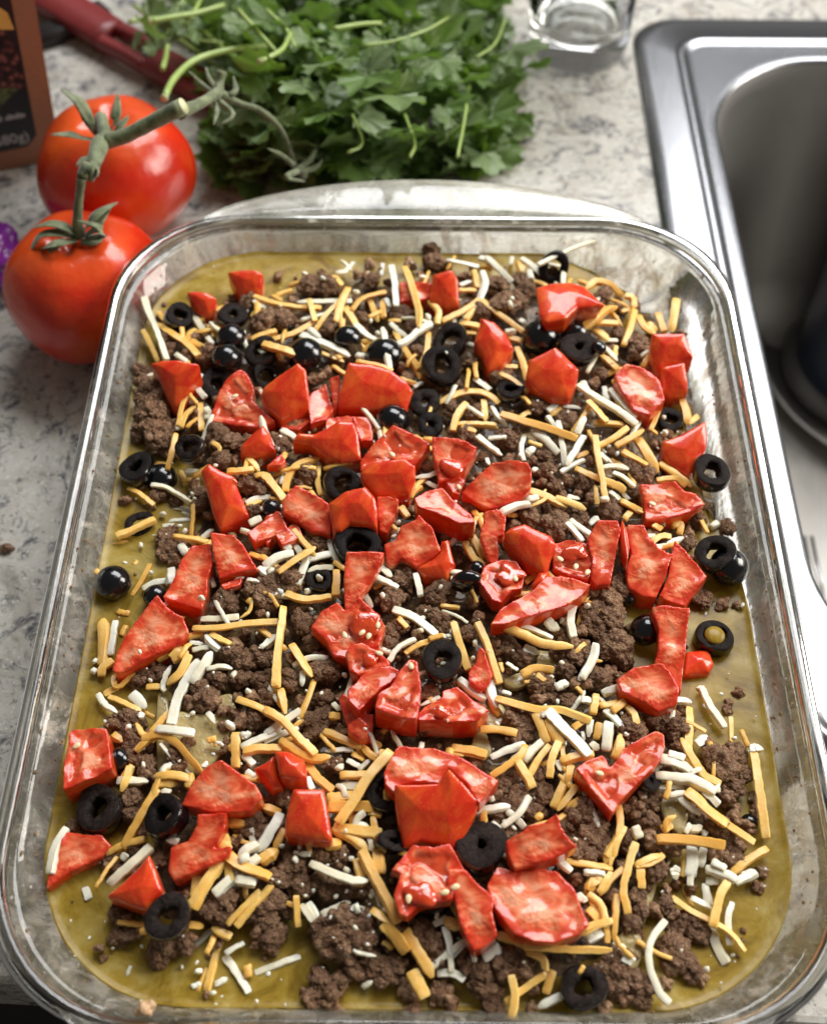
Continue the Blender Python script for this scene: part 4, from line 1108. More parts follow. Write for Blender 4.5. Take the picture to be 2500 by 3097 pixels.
B((1480,90,110),(1330,130,90),(1290,250,90),(1400,330,140),(1300,420,110),(1480,580,140),(1550,700,90),(1400,640,90),(1130,680,110),(980,650,80),(1040,800,90),(1330,870,110),(850,380,90),(960,470,60),(500,500,80),(540,600,80),(660,700,90),(190,480,80),(420,580,70),(440,640,50),(540,810,40),(830,930,110),(800,1050,80),(920,1050,60),(1070,1070,90),(1110,920,70),(620,1230,120),(640,1400,110),(700,1290,90),(690,370,50),(1350,1180,60),(1600,1330,120),(1690,1360,80),(860,1600,60),(260,1610,60),(220,1010,60),(300,1110,70),(1230,1350,60),(280,340,70),(1200,570,60),(730,1480,40),(1570,1450,60),(60,1390,0))
W(1850,2050)
T([(380,460),(460,490),(470,600),(400,760),(200,950),(60,1100),(0,1200),(-60,1120),(-200,960),(-320,800),(-230,720),(-80,670),(-30,730),(-20,790),(60,700),(100,620),(240,530)],.8,'heart-like V-shaped tomato slice on the right of the bake','flesh',dz=.5,side='skin',seeds=[(-110,830)])
P([(380,940),(640,950),(670,1180),(620,1370),(540,1330),(480,1280),(430,1150)],'pale triangular tortilla corner under white shreds at the near right')
O(320,910,110,(.5,.1),.2,'crinkled olive chunk under the tip of the V-shaped slice',dz=.1)
O(1200,1270,80,(0,0),0,'tiny dark olive bit in sauce left of the long upright right-edge shred',dz=-.3)
O(800,880,60,(0,0),0,'small black olive fragment behind the largest right-hand beef clump',dz=0)
C('w',70,(560,200),(690,210),l=.2)
C('w',75,(780,80),(850,240),(980,430),l=.2)
C('o',80,(680,260),(680,400),(670,600),(680,760),l=.1)
C('o',45,(590,360),(700,400),(820,470),l=.3)
C('w',80,(740,580),(830,510),l=.1)
C('o',85,(610,530),(700,700),(800,850),(940,930),l=.5)
C('w',140,(430,700),(560,740),(700,820),l=.4)
C('w',80,(500,660),(630,700),l=.5)
C('w',60,(690,830),(780,790),l=.6)
C('w',90,(390,860),(560,880),(700,900),(900,1000),l=.5)
C('w',55,(920,930),(930,1000),l=.5)
C('w',70,(800,1000),(930,1100),l=.35)
C('w',60,(490,1030),(640,1010),l=.3)
C('w',70,(590,1050),(680,1130),(770,1190),l=.3)
C('o',120,(660,990),(760,1080),(850,1170),(1000,1280),l=.6)
C('o',85,(1000,1280),(1120,1360),(1240,1440),l=.6)
C('o',100,(1240,640),(1290,1000),(1350,1400),l=.4)
C('o',50,(1130,460),(1190,600),l=-.2)
C('o',60,(1040,350),(1040,560),l=-.25)
C('w',85,(1210,620),(1290,620),l=.3)
C('o',110,(400,1410),(650,1420),(980,1460),l=.6)
C('o',100,(440,1330),(520,1290),l=.2)
C('w',100,(200,1310),(240,1400),l=.4)
C('w',50,(680,1280),(640,1360),l=.3)
C('w',70,(680,1330),(780,1320),l=.3)
C('w',65,(790,1360),(830,1370),l=.1)
C('o',75,(60,1120),(70,1300),(10,1580),l=.4)
C('o',80,(210,1450),(160,1580),(130,1736),l=.5)
C('o',70,(200,1640),(320,1590),(440,1550),l=.3)
C('w',120,(700,1490),(700,1620),(690,1736),l=.1)
C('w',90,(800,1500),(770,1650),l=.1)
C('o',90,(1060,1700),(1200,1590),(1360,1500),l=.3)
C('w',80,(890,1600),(980,1670),l=.4)
C('w',90,(840,1670),(960,1710),(1060,1780),l=.4)
C('w',75,(1140,1736),(1250,1690),l=.2)
C('o',60,(640,1510),(620,1736),l=0)
C('w',80,(560,1660),(560,1700),l=.2)
C('o',85,(60,510),(70,600),(20,700),l=.5)
C('w',60,(250,1000),(280,1060),l=.1)
C('w',60,(20,330),(90,430),l=.2)
S((1070,530,25,0.1),(1260,340,12),(460,1070,25,.2),(560,1075,14),(480,1480,20),(1060,1570,14,.6),(130,500,20),(520,270,25),(1340,1680,20))
B((450,370,140),(560,440,120),(350,350,80),(670,440,70),(180,430,100),(100,370,80),(850,600,80),(950,750,170),(1050,700,120),(1120,850,110),(1130,650,60),(1050,960,100),(1010,1050,80),(1110,140,55),(1020,210,45),(1010,290,55),(1060,1220,80),(1160,1290,80),(1200,1350,60),(950,1330,130),(1000,1440,100),(870,1270,80),(1050,1560,110),(900,1550,80),(180,1150,110),(330,1100,90),(380,1040,70),(330,1260,90),(330,1370,80),(120,1400,90),(530,1510,80),(380,1670,90),(1240,1200,50),(1310,1700,55),(150,1520,60),(250,1180,70),(450,1500,60),(1100,1480,60),(220,1680,40))
W(100,2150)
T([(370,155),(640,150),(660,240),(690,450),(700,500),(560,570),(260,690),(265,450),(300,300),(310,195)],1.5,'big square tomato cube against the left wall carrying one seed and a brown crumb','flesh',dz=.5,side='skin',seeds=[(375,300)])
T([(310,1060),(450,1090),(600,1080),(690,1180),(600,1280),(300,1420),(110,1560),(130,1400),(200,1180),(270,1060)],.5,'translucent pink tomato sheet half in the sauce by the left wall','flesh',tilt=.1,dz=-.1)
T([(1640,425),(1780,520),(1950,640),(2010,760),(1900,880),(1560,890),(1420,850),(1290,820),(1380,640),(1500,500)],.8,'shark-fin shaped tomato piece with a red upper rim, left of the two small skin-on cubes','flesh',tilt=.3,dz=.5,side='skin')
T([(1440,900),(1690,890),(1680,1020),(1620,1150),(1550,1210),(1740,1180),(1720,1260),(1600,1340),(1300,1470),(1230,1480),(1180,1400),(1200,1190),(1350,1130),(1430,1000)],.7,'V-shaped tomato strip hooked beneath the shark-fin piece','flesh',tilt=.3,dz=.3,side='skin')
T([(1020,1260),(1080,1400),(1140,1580),(1050,1690),(1010,1760),(830,1710),(640,1630),(760,1530),(900,1400)],.7,'triangular orange-red tomato piece with a white shred along its upper edge',tilt=.3,dz=.3)
O(590,870,215,(-.15,0),.42,'black olive ring under the big square cube at the left wall',dz=0)
O(1170,930,200,(-.45,.05),.42,'matte black olive ring facing left below the shark-fin tomato piece',dz=.3,asp=.95)
O(750,430,110,(0,0),0,'shiny black olive bit right of the big square cube at the left wall',dz=-.1)
C('o',90,(900,350),(1000,260),(1080,200),l=.1)
C('w',90,(740,610),(1000,620),l=.2)
C('o',85,(850,490),(820,600),(770,700),l=.4)
C('o',95,(1060,570),(1230,570),(1400,610),l=.3)
C('o',80,(1080,640),(1260,640),l=.1)
C('o',100,(1080,690),(960,900),(790,1190),l=.3)
C('w',70,(1120,700),(1200,710),l=.2)
C('w',80,(1170,1110),(1270,1150),l=.5)
C('w',95,(1030,1190),(870,1340),(670,1510),l=.7)
C('w',85,(290,1030),(200,1200),(150,1420),l=.5)
C('w',85,(460,1550),(490,1650),l=-.05)
C('w',80,(770,1270),(820,1290),l=.2)
C('o',85,(1450,1400),(1400,1620),l=.2)
C('o',110,(1660,1290),(1520,1500),(1390,1720),l=.6)
C('w',110,(1736,1460),(1580,1600),l=.4)
C('o',60,(1660,1050),(1710,1180),l=.5)
C('o',90,(1590,1140),(1736,1200),l=.6)
C('w',70,(930,30),(960,60),l=.1)
C('w',60,(1490,470),(1520,480),l=.2)
S((640,100,30),(730,480,40),(590,1330,16),(590,210,0),(1580,380,18))
B((870,100,120),(900,300,120),(870,420,90),(870,760,100),(850,900,90),(380,1020,90),(900,1180,100),(700,1330,100),(1250,420,90),(980,560,70),(1100,1300,90),(600,200,55),(930,1060,80),(800,1650,90),(1350,1620,80))
W(650,2200)
T([(520,215),(640,215),(740,270),(790,300),(805,450),(750,470),(600,450),(565,440),(540,300)],.9,'small tomato cube with a cracked white highlight on top, rear of the near pair','skin',dz=.6)
T([(340,370),(450,310),(520,250),(565,450),(600,540),(500,560),(420,480)],.6,'red tomato flank left of the small highlighted cube',tilt=.4,dz=.2)
T([(680,540),(950,550),(985,720),(1030,980),(1000,1010),(820,990),(610,950),(620,800),(655,640)],.8,'skin-up tomato square with two white glints, front of the near pair',tilt=.3,dz=.5)
O(1500,560,205,(-.1,0),.5,'thick grainy olive ring tucked left under the twin red slabs',dz=.1)
O(1545,1010,175,(.75,.05),.3,'narrow olive seen edge-on left below the twin red slabs',dz=.2,asp=.6)
C('o',75,(200,50),(180,350),l=.1)
C('o',80,(140,160),(150,200))
C('o',90,(1100,420),(1340,420),l=.4)
C('w',85,(1090,510),(1290,510),l=.2)
C('o',120,(1530,210),(1350,420),(1200,660),(1080,830),l=.9)
C('o',95,(990,620),(1230,600),l=.3)
C('o',110,(1000,700),(1380,690),l=.45)
C('o',120,(1040,880),(1450,930),l=.5)
C('o',95,(1040,880),(1200,970),(1330,1080),l=.4)
C('o',110,(970,1030),(1100,1020),l=.3)
C('o',110,(1280,1080),(1400,1320),(1600,1700),l=.8)
C('o',110,(1430,1090),(1440,1270),l=.5)
C('o',100,(1240,1160),(1280,1310),l=.3)
C('w',100,(840,1190),(1010,1270),(1200,1340),(1330,1340),l=.7)
C('o',70,(1240,1370),(1310,1380),l=.3)
C('o',80,(1380,1600),(1460,1660),(1540,1720),l=.4)
C('w',110,(570,760),(480,920),(380,1080),l=.5)
C('w',110,(0,1470),(120,1370),(200,1300),l=.3)
C('w',110,(190,1340),(350,1360),l=.5)
C('o',120,(90,1100),(250,1220),(480,1310),l=.6)
C('o',80,(110,1150),(140,1350),l=.4)
C('o',80,(60,860),(110,1020),l=.3)
C('o',90,(100,1150),(0,1300),l=.3)
C('o',110,(400,1170),(540,1080),l=.35)
C('o',90,(600,900),(520,1080),l=.2)
C('o',75,(390,1430),(110,1720),l=.35)
C('o',75,(500,1380),(180,1736),l=.4)
C('o',85,(120,840),(270,850),l=.1)
C('o',85,(410,690),(560,760),l=.2)
C('o',80,(710,1480),(725,1736),l=0)
C('w',80,(760,1550),(860,1690),l=.1)
C('w',60,(820,1540),(900,1670))
C('w',85,(940,1640),(1180,1530),l=0)
C('w',80,(1220,850),(1340,870),l=.4)
C('o',80,(1380,770),(1400,900),l=.3)
C('w',60,(1350,960),(1380,1080),l=.4)
C('w',70,(1360,1430),(1380,1480),l=.2)
C('w',80,(1430,1480),(1450,1560),l=.3)
C('w',70,(810,440),(850,540),l=.4)
C('o',90,(800,320),(900,450),(1030,550),l=.3)
C('w',60,(1160,290),(1260,340),l=.15)
C('w',50,(1260,370),(1370,270),l=.2)
C('o',50,(1200,230),(1300,290),l=.2)
C('o',55,(810,1010),(830,1110),l=.3)
C('w',70,(740,1110),(830,1110),l=.3)
C('o',70,(1350,740),(1450,770),l=.3)
C('o',90,(1200,760),(1200,860),l=.2)
C('w',75,(280,390),(340,440),l=.1)
C('o',70,(930,1020),(1010,1010))
C('w',120,(210,1120),(300,1060),(370,1030),l=.6)
C('w',90,(300,1200),(380,1140),l=.55)
S((260,70,50),(1090,350,50),(580,1040,40),(700,1160,38),(860,1430,22),(790,1475,20),(1150,1250,38),(1190,1150,38),(1135,1120,18),(640,615,14),(1350,1650,28),(1010,1665,24),(1150,1435,22),(1280,1440,24),(710,1100,30),(740,1050,35),(1060,1480,28),(980,1210,20),(1350,1550,15),(500,1330,16),(1140,910,25,.6),(1240,1590,50,.3),(1000,1350,15),(30,140,35),(230,320,14),(660,1290,0),(380,1150,40),(250,1150,60,.6))
B((350,850,110),(250,900,100),(420,930,90),(580,620,100),(620,680,70),(560,1330,110),(640,1280,110),(700,1200,100),(760,1400,110),(900,1100,110),(1080,1130,100),(900,1350,90),(1000,1420,90),(1150,1400,90),(80,1520,110),(60,1640,100),(400,1600,130),(520,1520,100),(450,1700,110),(1200,1700,140),(1050,1720,120),(1150,60,80),(870,40,90),(1070,310,60),(1280,1420,90),(200,1000,80),(330,1370,60),(780,1090,60),(1320,1230,50),(1330,320,0))
W(1150,2200,700)
T([(130,140),(380,145),(560,200),(700,280),(890,400),(810,500),(740,580),(640,420),(510,300),(440,420),(320,410),(160,430),(105,500),(30,430),(20,340),(70,240)],.7,'broad arching tomato slice behind the twin red slabs at bottom centre','flesh',dz=.7,side='skin')
T([(105,430),(300,430),(440,420),(510,310),(620,420),(740,560),(700,680),(580,930),(430,870),(300,850),(170,910),(130,700),(110,560)],.9,'pair of smooth scarlet tomato slabs joined in a V at bottom centre',tilt=.55,dz=.5)
T([(240,880),(400,900),(520,870),(560,940),(640,1080),(560,1180),(540,1300),(450,1310),(300,1330),(200,1420),(140,1400),(100,1260),(150,1100),(80,1070)],.6,'translucent gelatinous tomato slice draped over a nearby olive at bottom centre','flesh',dz=.6,jelly=(300,1260,100),seeds=[(210,1290),(480,1240),(560,1200)])
T([(510,1060),(640,1060),(720,1160),(850,1270),(840,1400),(880,1560),(780,1650),(700,1680),(650,1600),(590,1460),(560,1300),(500,1180)],.7,'twisted red tomato ribbon hanging down at bottom centre','flesh',tilt=.2,dz=.5)
T([(880,1040),(1000,1080),(1200,1060),(1330,1080),(1450,1200),(1520,1380),(1570,1480),(1480,1560),(1300,1620),(1150,1610),(1000,1550),(920,1450),(850,1350),(800,1180)],.8,'wide fleshy pink tomato slice with a dark slit, just right of bottom centre','flesh',dz=.4,side='flesh')
T([(940,850),(1080,770),(1100,740),(1230,710),(1330,640),(1350,740),(1400,820),(1480,890),(1300,990),(1010,1065),(960,960)],.7,'bright red tomato bar with frosty grain lying on the wide pink slice','flesh',tilt=.3,dz=.9,side='skin')
O(750,910,205,(.1,.2),.2,'shiny olive with a tiny yellow crumb in its hole at bottom centre',dz=.1)
O(330,1180,240,(-.1,-.1),.3,'large black olive under the gelatinous slice at bottom centre',dz=-.05,h=1.3)
C('o',85,(510,180),(650,190),(790,210),l=.2)
C('o',90,(20,180),(10,300),l=.6)
C('w',70,(700,640),(850,610),(970,590),l=.5)
C('o',60,(770,620),(780,730),l=.5)
C('w',55,(950,630),(1020,690),(1080,750),l=.4)
C('w',80,(830,740),(890,780),l=.2)
C('o',75,(1440,280),(1300,600),l=.2)
C('o',70,(1470,440),(1330,620),l=.4)
C('o',70,(1490,540),(1400,610),l=.1)
C('o',60,(1170,690),(1210,650),l=.3)
C('w',75,(1310,980),(1430,1080),l=.6)
C('w',60,(1530,1090),(1680,1100),l=.3)
C('o',80,(1650,1130),(1540,1210),l=.2)
C('o',60,(1730,1090),(1640,1240),l=.3)
C('o',60,(1400,1000),(1560,1030),(1736,1060),l=.3)
C('o',75,(1080,1640),(1400,1670),(1736,1670),l=.8)
C('o',75,(880,1560),(1000,1600),(1130,1680),(1230,1740),l=.3)
C('o',60,(1560,1250),(1650,1330),(1700,1500),l=.3)
C('o',60,(1380,1610),(1560,1500),(1736,1450),l=.5)
C('w',75,(1540,1580),(1640,1500),l=.2)
C('o',60,(1690,1500),(1710,1620),l=.2)
C('w',50,(480,1500),(530,1736),l=.4)
C('w',60,(530,1720),(650,1600),l=.2)
C('w',60,(690,1660),(700,1736),l=.2)
C('w',110,(770,1690),(890,1650),l=.2)
C('o',110,(490,1460),(600,1500),l=.3)
C('w',70,(400,1480),(500,1430),l=.2)
C('w',60,(940,1500),(1040,1560),l=.1)
C('w',60,(1480,1250),(1530,1300),l=.2)
C('o',80,(20,1480),(200,1640),l=.5)
C('o',70,(1720,900),(1690,1020),l=.2)
C('o',50,(20,1610),(90,1650),l=.3)
C('w',55,(1640,640),(1680,640),l=.2)
S((1000,755,24),(950,715,38),(870,760,38),(760,180,18),(925,890,18),(720,970,18,.5),(1460,840,20),(1500,1450,0))
B((900,440,90),(870,520,70),(1010,560,120),(1120,600,100),(1200,500,90),(1500,650,120),(1580,740,120),(1600,860,130),(1470,900,110),(1400,780,90),(950,800,90),(1230,300,80),(870,660,90),(1000,380,60),(300,1520,90),(350,1620,110),(420,1720,110),(1480,1140,60),(1600,1270,60),(60,1640,60),(1000,1690,90),(1560,560,80),(1180,380,70))
W(1750,2500,597)
P([(800,270),(820,290),(640,600),(560,900),(600,560)],'tortilla edge running diagonally near the bottom right')
P([(200,1150),(420,900),(560,1000),(500,1250),(300,1200)],'tortilla patch by the bottom right olive ring')
O(40,1420,205,(-.05,-.05),.42,'black olive ring nearest the bottom right with a shred end over its hole',dz=.1)
C('o',70,(390,0),(330,120),(240,260),l=.4)
C('o',60,(300,240),(270,350),l=.3)
C('o',90,(500,150),(440,330),(390,550),(430,760),l=.6)
C('o',75,(740,250),(620,330),(500,350),l=.3)
C('o',70,(390,370),(290,460),(190,600),l=.3)
C('o',95,(540,360),(550,540),l=.25)
C('w',60,(50,400),(210,420),l=.35)
C('o',100,(140,440),(90,560),l=.2)
C('o',55,(90,610),(180,690),(240,900),(250,1020),l=.3)
C('o',70,(330,600),(320,800),(310,1010),l=.4)
C('o',60,(0,960),(150,880),(290,830),l=.5)
C('w',85,(80,1010),(210,940),l=.2)
C('o',100,(90,730),(180,820),l=.1)
C('w',60,(0,590),(60,660),l=.2)
C('w',100,(390,1160),(480,1190),l=.4)
C('w',75,(760,830),(650,980),(610,1150),(650,1330),(720,1480),(800,1550),l=.4)
C('o',65,(820,620),(1000,750),(1300,910),(1460,1090),l=.3)
C('w',75,(990,630),(1160,720),l=.3)
C('w',85,(1110,510),(1140,680),l=.2)
C('o',95,(1340,450),(1240,620),(1180,880),l=.6)
C('w',90,(1120,370),(1250,410),(1380,470),l=.6)
C('w',75,(1170,310),(1280,370),l=.7)
C('w',90,(1120,480),(1220,480),l=.3)
C('w',80,(1380,490),(1560,410),l=.3)
C('w',60,(1350,670),(1310,830),(1330,1040),l=.15)
C('w',100,(1160,890),(1210,1050),(1300,1200),l=-.05)
C('w',85,(830,370),(860,460),l=.2)
C('w',60,(980,190),(980,520),l=0)
C('o',50,(920,180),(920,500),(1000,700),l=-.1)
C('o',45,(0,1290),(40,1230),l=.9)
S((1120,1260,35),(965,1665,14),(1370,1190,12),(340,1040,30),(1630,525,14),(1245,1380,18),(1160,1140,8),(730,575,15),(380,1060,40),(900,1095,20,.9),(1640,380,14))
B((100,100,130),(60,220,110),(180,200,90),(420,120,90),(630,130,80),(680,170,70),(640,400,100),(700,330,80),(510,620,90),(530,730,90),(460,840,100),(430,900,60),(770,560,55),(760,690,90),(670,740,80),(820,760,80),(950,850,120),(1050,920,110),(850,900,90),(820,1060,140),(900,1180,130),(980,1280,100),(1050,1330,90),(800,1250,90),(760,1380,70),(320,1250,130),(300,1380,130),(450,1350,110),(560,1400,110),(540,1520,110),(400,1530,80),(230,1600,80),(590,1620,40),(980,550,60),(1620,420,50),(1570,540,65),(1440,920,35),(1440,1000,25),(260,620,60),(270,1180,60),(1350,300,100),(240,130,60),(1250,260,80))
W(200,2600,497)
O(1080,610,250,(0,-.05),.42,'black olive ring nearest the bottom left with a wet red centre',dz=.5)
C('o',60,(540,660),(830,700),l=.2)
C('o',90,(1300,690),(1440,710),l=.1)
C('o',90,(1620,870),(1560,1100),(1490,1380),l=-.05)
C('o',110,(1540,720),(1736,820),l=.1)
C('w',75,(1360,910),(1540,750),l=-.1)
C('w',50,(680,1130),(640,1230),l=-.15)
C('w',85,(1580,1320),(1700,1260),l=-.15)
C('w',60,(1330,1350),(1420,1310),l=-.15)
C('o',60,(1390,1390),(1480,1150),l=-.25)
S((1380,1090,28),(1400,1180,45),(490,940,22),(1550,1410,38),(1640,1450,18),(410,660,14),(790,1500,22),(1580,1530,18),(800,920,25),(945,595,34,.9),(90,1020,14),(50,650,18))
B((560,590,130),(640,640,90),(580,820,120),(660,790,110),(780,760,90),(1000,960,150),(980,1060,110),(1120,920,120),(1240,900,110),(1300,830,90),(390,1050,55),(1480,1430,55),(1560,540,130),(470,50,100),(1640,420,90))
W(650,2600,497)
C('w',100,(110,1030),(230,1200),(350,1400),l=-.05)
C('w',70,(110,990),(300,880),l=0)
C('w',95,(430,1200),(650,1120),(900,1030),l=-.1)
C('o',90,(350,1110),(350,1240),l=0)
C('w',50,(1440,540),(1480,490),(1530,550),l=.3)
C('w',70,(1570,1350),(1660,1290),l=0)
S((740,1540,20),(60,1450,14),(1480,720,36,.7),(1610,900,26,.7),(1670,770,14,.7),(700,1270,12),(1080,1620,20),(830,1680,10),(1330,940,8,.7),(440,1500,25))
B((460,760,100),(560,850,130),(660,780,110),(600,930,90),(540,640,110),(430,900,60),(1100,720,120),(1300,850,200),(1500,800,190),(1400,1000,130),(1450,1120,120),(1200,820,140),(1350,650,130),(1600,650,120),(1650,1050,120),(1100,1250,130),(1250,1350,140),(1050,1440,130),(1280,1600,90),(940,1400,60),(1350,1250,120),(1520,1180,110),(1200,1500,110),(1000,1540,60))
W(1100,2500,597)
C('o',110,(370,920),(480,1120),(600,1320),l=.5)
C('o',110,(190,860),(280,980),(370,1100),l=.55)
C('o',130,(420,1280),(540,1500),l=.5)
C('w',75,(740,900),(770,1270),l=.4)
C('w',75,(600,1240),(740,1120),(900,1000),l=.2)
C('w',85,(650,1290),(780,1290),(880,1350),l=.3)
C('w',50,(960,1110),(970,1190),l=.3)
C('w',120,(1050,1150),(1190,1070),l=.3)
C('o',75,(1250,1540),(1400,1430),(1600,1290),l=.3)
C('o',80,(1290,1310),(1330,1500),(1290,1720),l=.5)
C('o',80,(1660,1270),(1600,1470),l=.2)
C('w',90,(1540,1590),(1736,1490),l=.2)
C('o',80,(1440,1100),(1570,1160),(1610,1270),l=.4)
C('o',40,(170,1020),(260,1060),l=.3)
S((30,1040,22),(45,785,18),(370,375,0),(570,800,0))
B((620,1060,90),(560,980,90),(400,1470,90),(340,1450,70),(430,1620,90),(470,1680,50),(680,1440,120),(760,1530,90),(640,1500,90),(960,1250,120),(1050,1290,110),(1020,1400,120),(1130,1450,90),(1130,1560,100),(1150,1660,100),(900,1200,90),(1250,1200,140),(1400,1250,130),(1350,1120,110),(1470,1600,60),(1490,1420,70),(280,1200,110),(130,1200,110),(200,1300,110),(80,1270,90),(870,1130,80),(500,1230,80),(1300,1330,90))
# ------------------------------------------------------------------ labels: name the nearest traced piece
import re
MARKS = []; _short = {}
def short(lab):
    s = re.split(r' (?:at|beside|below|under|behind|with|in|on|of|near|by|from|half|just|nearest|right|left|above|crossed|squeezed|tucked|leaning|lying|wedged|buried|hidden|poking|dusted|facing|facing|against|standing|hanging|carrying|hooked|draped|tiny|resting|filled|alone|peeking|behind|joined|sweeping|reaching|seen|over|between|to|sticking|directly|close|inside|showing|crossed|sliced|furthest|across) ', ' '+lab+' ')[0].strip().rstrip(',')
    return s
def mark(lab, xy, r):
    s = short(lab)
    if 3 <= len(s.split()) <= 6 and len(s) > 9: MARKS.append((s, np.array(xy[:2]), r))
def finish_marks():
    cnt = {}
    for s, _, _ in MARKS: cnt[s] = cnt.get(s, 0)+1
    MARKS[:] = [m for m in MARKS if cnt[m[0]] == 1]
USED = set()
def relation(p, q, r):
    d = np.asarray(p[:2])-q; L = np.linalg.norm(d)
    if L < r*.75: return 'on top of' if L < r*.45 else 'touching'
    a = math.degrees(math.atan2(d[1], d[0])) % 360
    near = 'just ' if L < r+1.0 else ''
    if a < 40 or a > 320: return near+'right of'
    if a < 140: return near+'behind'
    if a < 220: return near+'left of'
    return near+'in front of'
def region(p):
    x = 'left' if p[0] < -3.6 else ('right' if p[0] > 3.6 else 'middle')
    y = 'near' if p[1] < 14 else ('far' if p[1] > 27 else 'central')
    return {'near': 'towards the near ', 'far': 'towards the far ', 'central': 'half way along the '}[y]+{'left': 'left side', 'right': 'right side', 'middle': 'middle'}[x]
def autolabel(desc, extras, p):
    c = sorted(MARKS, key=lambda m: np.linalg.norm(m[1]-p[:2])-m[2])[:9]
    opts = []
    for k, m in enumerate(c):
        for e in extras:
            opts.append((k+len(e)*.05, f'{e+" " if e else ""}{desc} {relation(p, m[1], m[2])} the {m[0]}'))
    for _, s in sorted(opts, key=lambda o: o[0]):
        if s not in USED and len(s.split()) <= 16: USED.add(s); return s
    for i in range(len(c)):
        for j in range(len(c)):
            if i != j:
                s = f'{desc} between the {c[i][0]} and the {c[j][0]}'
                if s not in USED and len(s.split()) <= 16: USED.add(s); return s
    for e in extras:
        s = f'{e} {desc} {region(p)}'.strip()
        if s not in USED: USED.add(s); return s
    return s

# ------------------------------------------------------------------ beef clumps
def clump_proto(sub, seed, nbig=26, nsm=260):
    r_ = np.random.default_rng(seed); V, F = ico(sub); V = V.copy()
    sc = np.array([1, r_.uniform(.75, 1.05), r_.uniform(.7, .95)])
    def pts(n): q = r_.normal(size=(n, 3)); return q/np.linalg.norm(q, axis=1)[:, None]
    big, sm = pts(nbig), pts(nsm)
    db = np.sqrt(np.maximum(0, 2-2*(V@big.T))); ds = np.sqrt(np.maximum(0, 2-2*(V@sm.T)))
    amp = r_.uniform(.55, 1.3, nbig)
    b = db.min(1); s = ds.min(1); ia = db.argmin(1)
    rad = .74+.30*amp[ia]*np.sqrt(np.maximum(0, 1-(b/.55)**2))-.15*np.minimum(b, .5)+.16*nz(V, 1.5, (seed*2, 5, 0))
    rad += .10*np.sqrt(np.maximum(0, 1-(s/(2.1/math.sqrt(nsm)))**2))*r_.uniform(.2, 1.5, nsm)[ds.argmin(1)]
    rad += .07*nz(V, 3.5, (seed, 0, 0))+.05*nz(V, 9, (seed, 3, 0))
    return V*rad[:, None]*sc, F
def proto_mesh(name, V, F, mat):
    me = mesh(name, V, F); me.materials.append(mat); return me       # radius 1 cm
del P
finish = None
BL = []
for (x, y, r) in [q for q in BEEFS if q[2] > 0]:
    p = un(x, y, 4.4); b = bed1(*p[:2])
    rc = r/ppc(p)
    z = b+.02+.30*rc if inpoly(p[None, :2], MASS3)[0] else ZS+.18*rc
    p = un(x, y, z); rc = r/ppc(p); BL.append([p[0], p[1], z, rc*1.06])
BL = np.array(BL)
OL = []
for o in OLIVES:
    p = un(*o['p'], 4.6); b = bed1(*p[:2]); z = b+.32+o['dz']; p = un(*o['p'], z); o['c'] = np.array([p[0], p[1], z]); o['rc'] = o['r']/ppc(p)
    OL.append([p[0], p[1], z, o['rc']])
    mark(o['lab'], p, o['rc'])
OL = np.array(OL)
def heap(q, use_ol=True):
    """top of the beef (and olives) under a point"""
    d2 = ((BL[:, :2]-q[:2])**2).sum(1)/BL[:, 3]**2
    h = np.where(d2 < 1, BL[:, 2]+BL[:, 3]*.78*np.sqrt(np.maximum(0, 1-d2)), 0).max()
    return h

# tomato pieces ---------------------------------------------------------------
dg_todo = []
for t in TOMS:
    pc = np.mean(t['pts'], axis=0)
    p = un(*pc, 4.9); b = bed1(*p[:2])
    hp = max([heap(un(*q, 4.9)) for q in list(t['pts'])[::2]]+[heap(p)])
    zc = max(b+.55, min(hp+.12, b+.8))+t['dz']
    c = un(*pc, zc); t['c'] = np.array([c[0], c[1], zc])
    Pt = [un(*q, zc, t['tilt'], c[1]) for q in t['pts']]
    t['top3'] = np.array(Pt); t['z0'] = zc
    a = .5*sum(Pt[i][0]*Pt[(i+1) % len(Pt)][1]-Pt[(i+1) % len(Pt)][0]*Pt[i][1] for i in range(len(Pt)))
    if a < 0: t['top3'] = t['top3'][::-1]
    t['r'] = math.sqrt(abs(a)/math.pi)
    mark(t['lab'], c, t['r'])
finish_marks()
TMPO = []
for t in TOMS:
    c, Pt = t['c'], t['top3']; n = len(Pt)
    bt = c+(Pt-c)*np.array([t['taper'], t['taper'], 1]); bt[:, 2] = Pt[:, 2]-t['h']
    V = np.vstack([Pt, bt])-c
    F = [tuple(range(n)), tuple(n+i for i in range(n-1, -1, -1))]+[(i, n+i, n+(i+1) % n, (i+1) % n) for i in range(n)]
    me = bpy.data.meshes.new('tmp'); me.from_pydata((V*10).tolist(), [], F); me.update()     # x10 so the voxels are safe
    o = bpy.data.objects.new('tmp', me); col.objects.link(o)
    m = o.modifiers.new('r', 'REMESH'); m.mode = 'VOXEL'; m.voxel_size = .043*10; m.use_smooth_shade = True
    m = o.modifiers.new('s', 'SMOOTH'); m.factor = .5; m.iterations = 2
    TMPO.append(o)
dg = bpy.context.evaluated_depsgraph_get()
for t, o in zip(TOMS, TMPO):
    me = bpy.data.meshes.new_from_object(o.evaluated_get(dg)); t['me'] = me
for o in TMPO: bpy.data.objects.remove(o, do_unlink=True)
def co_of(me):
    a = np.empty(len(me.vertices)*3); me.vertices.foreach_get('co', a); return a.reshape(-1, 3)
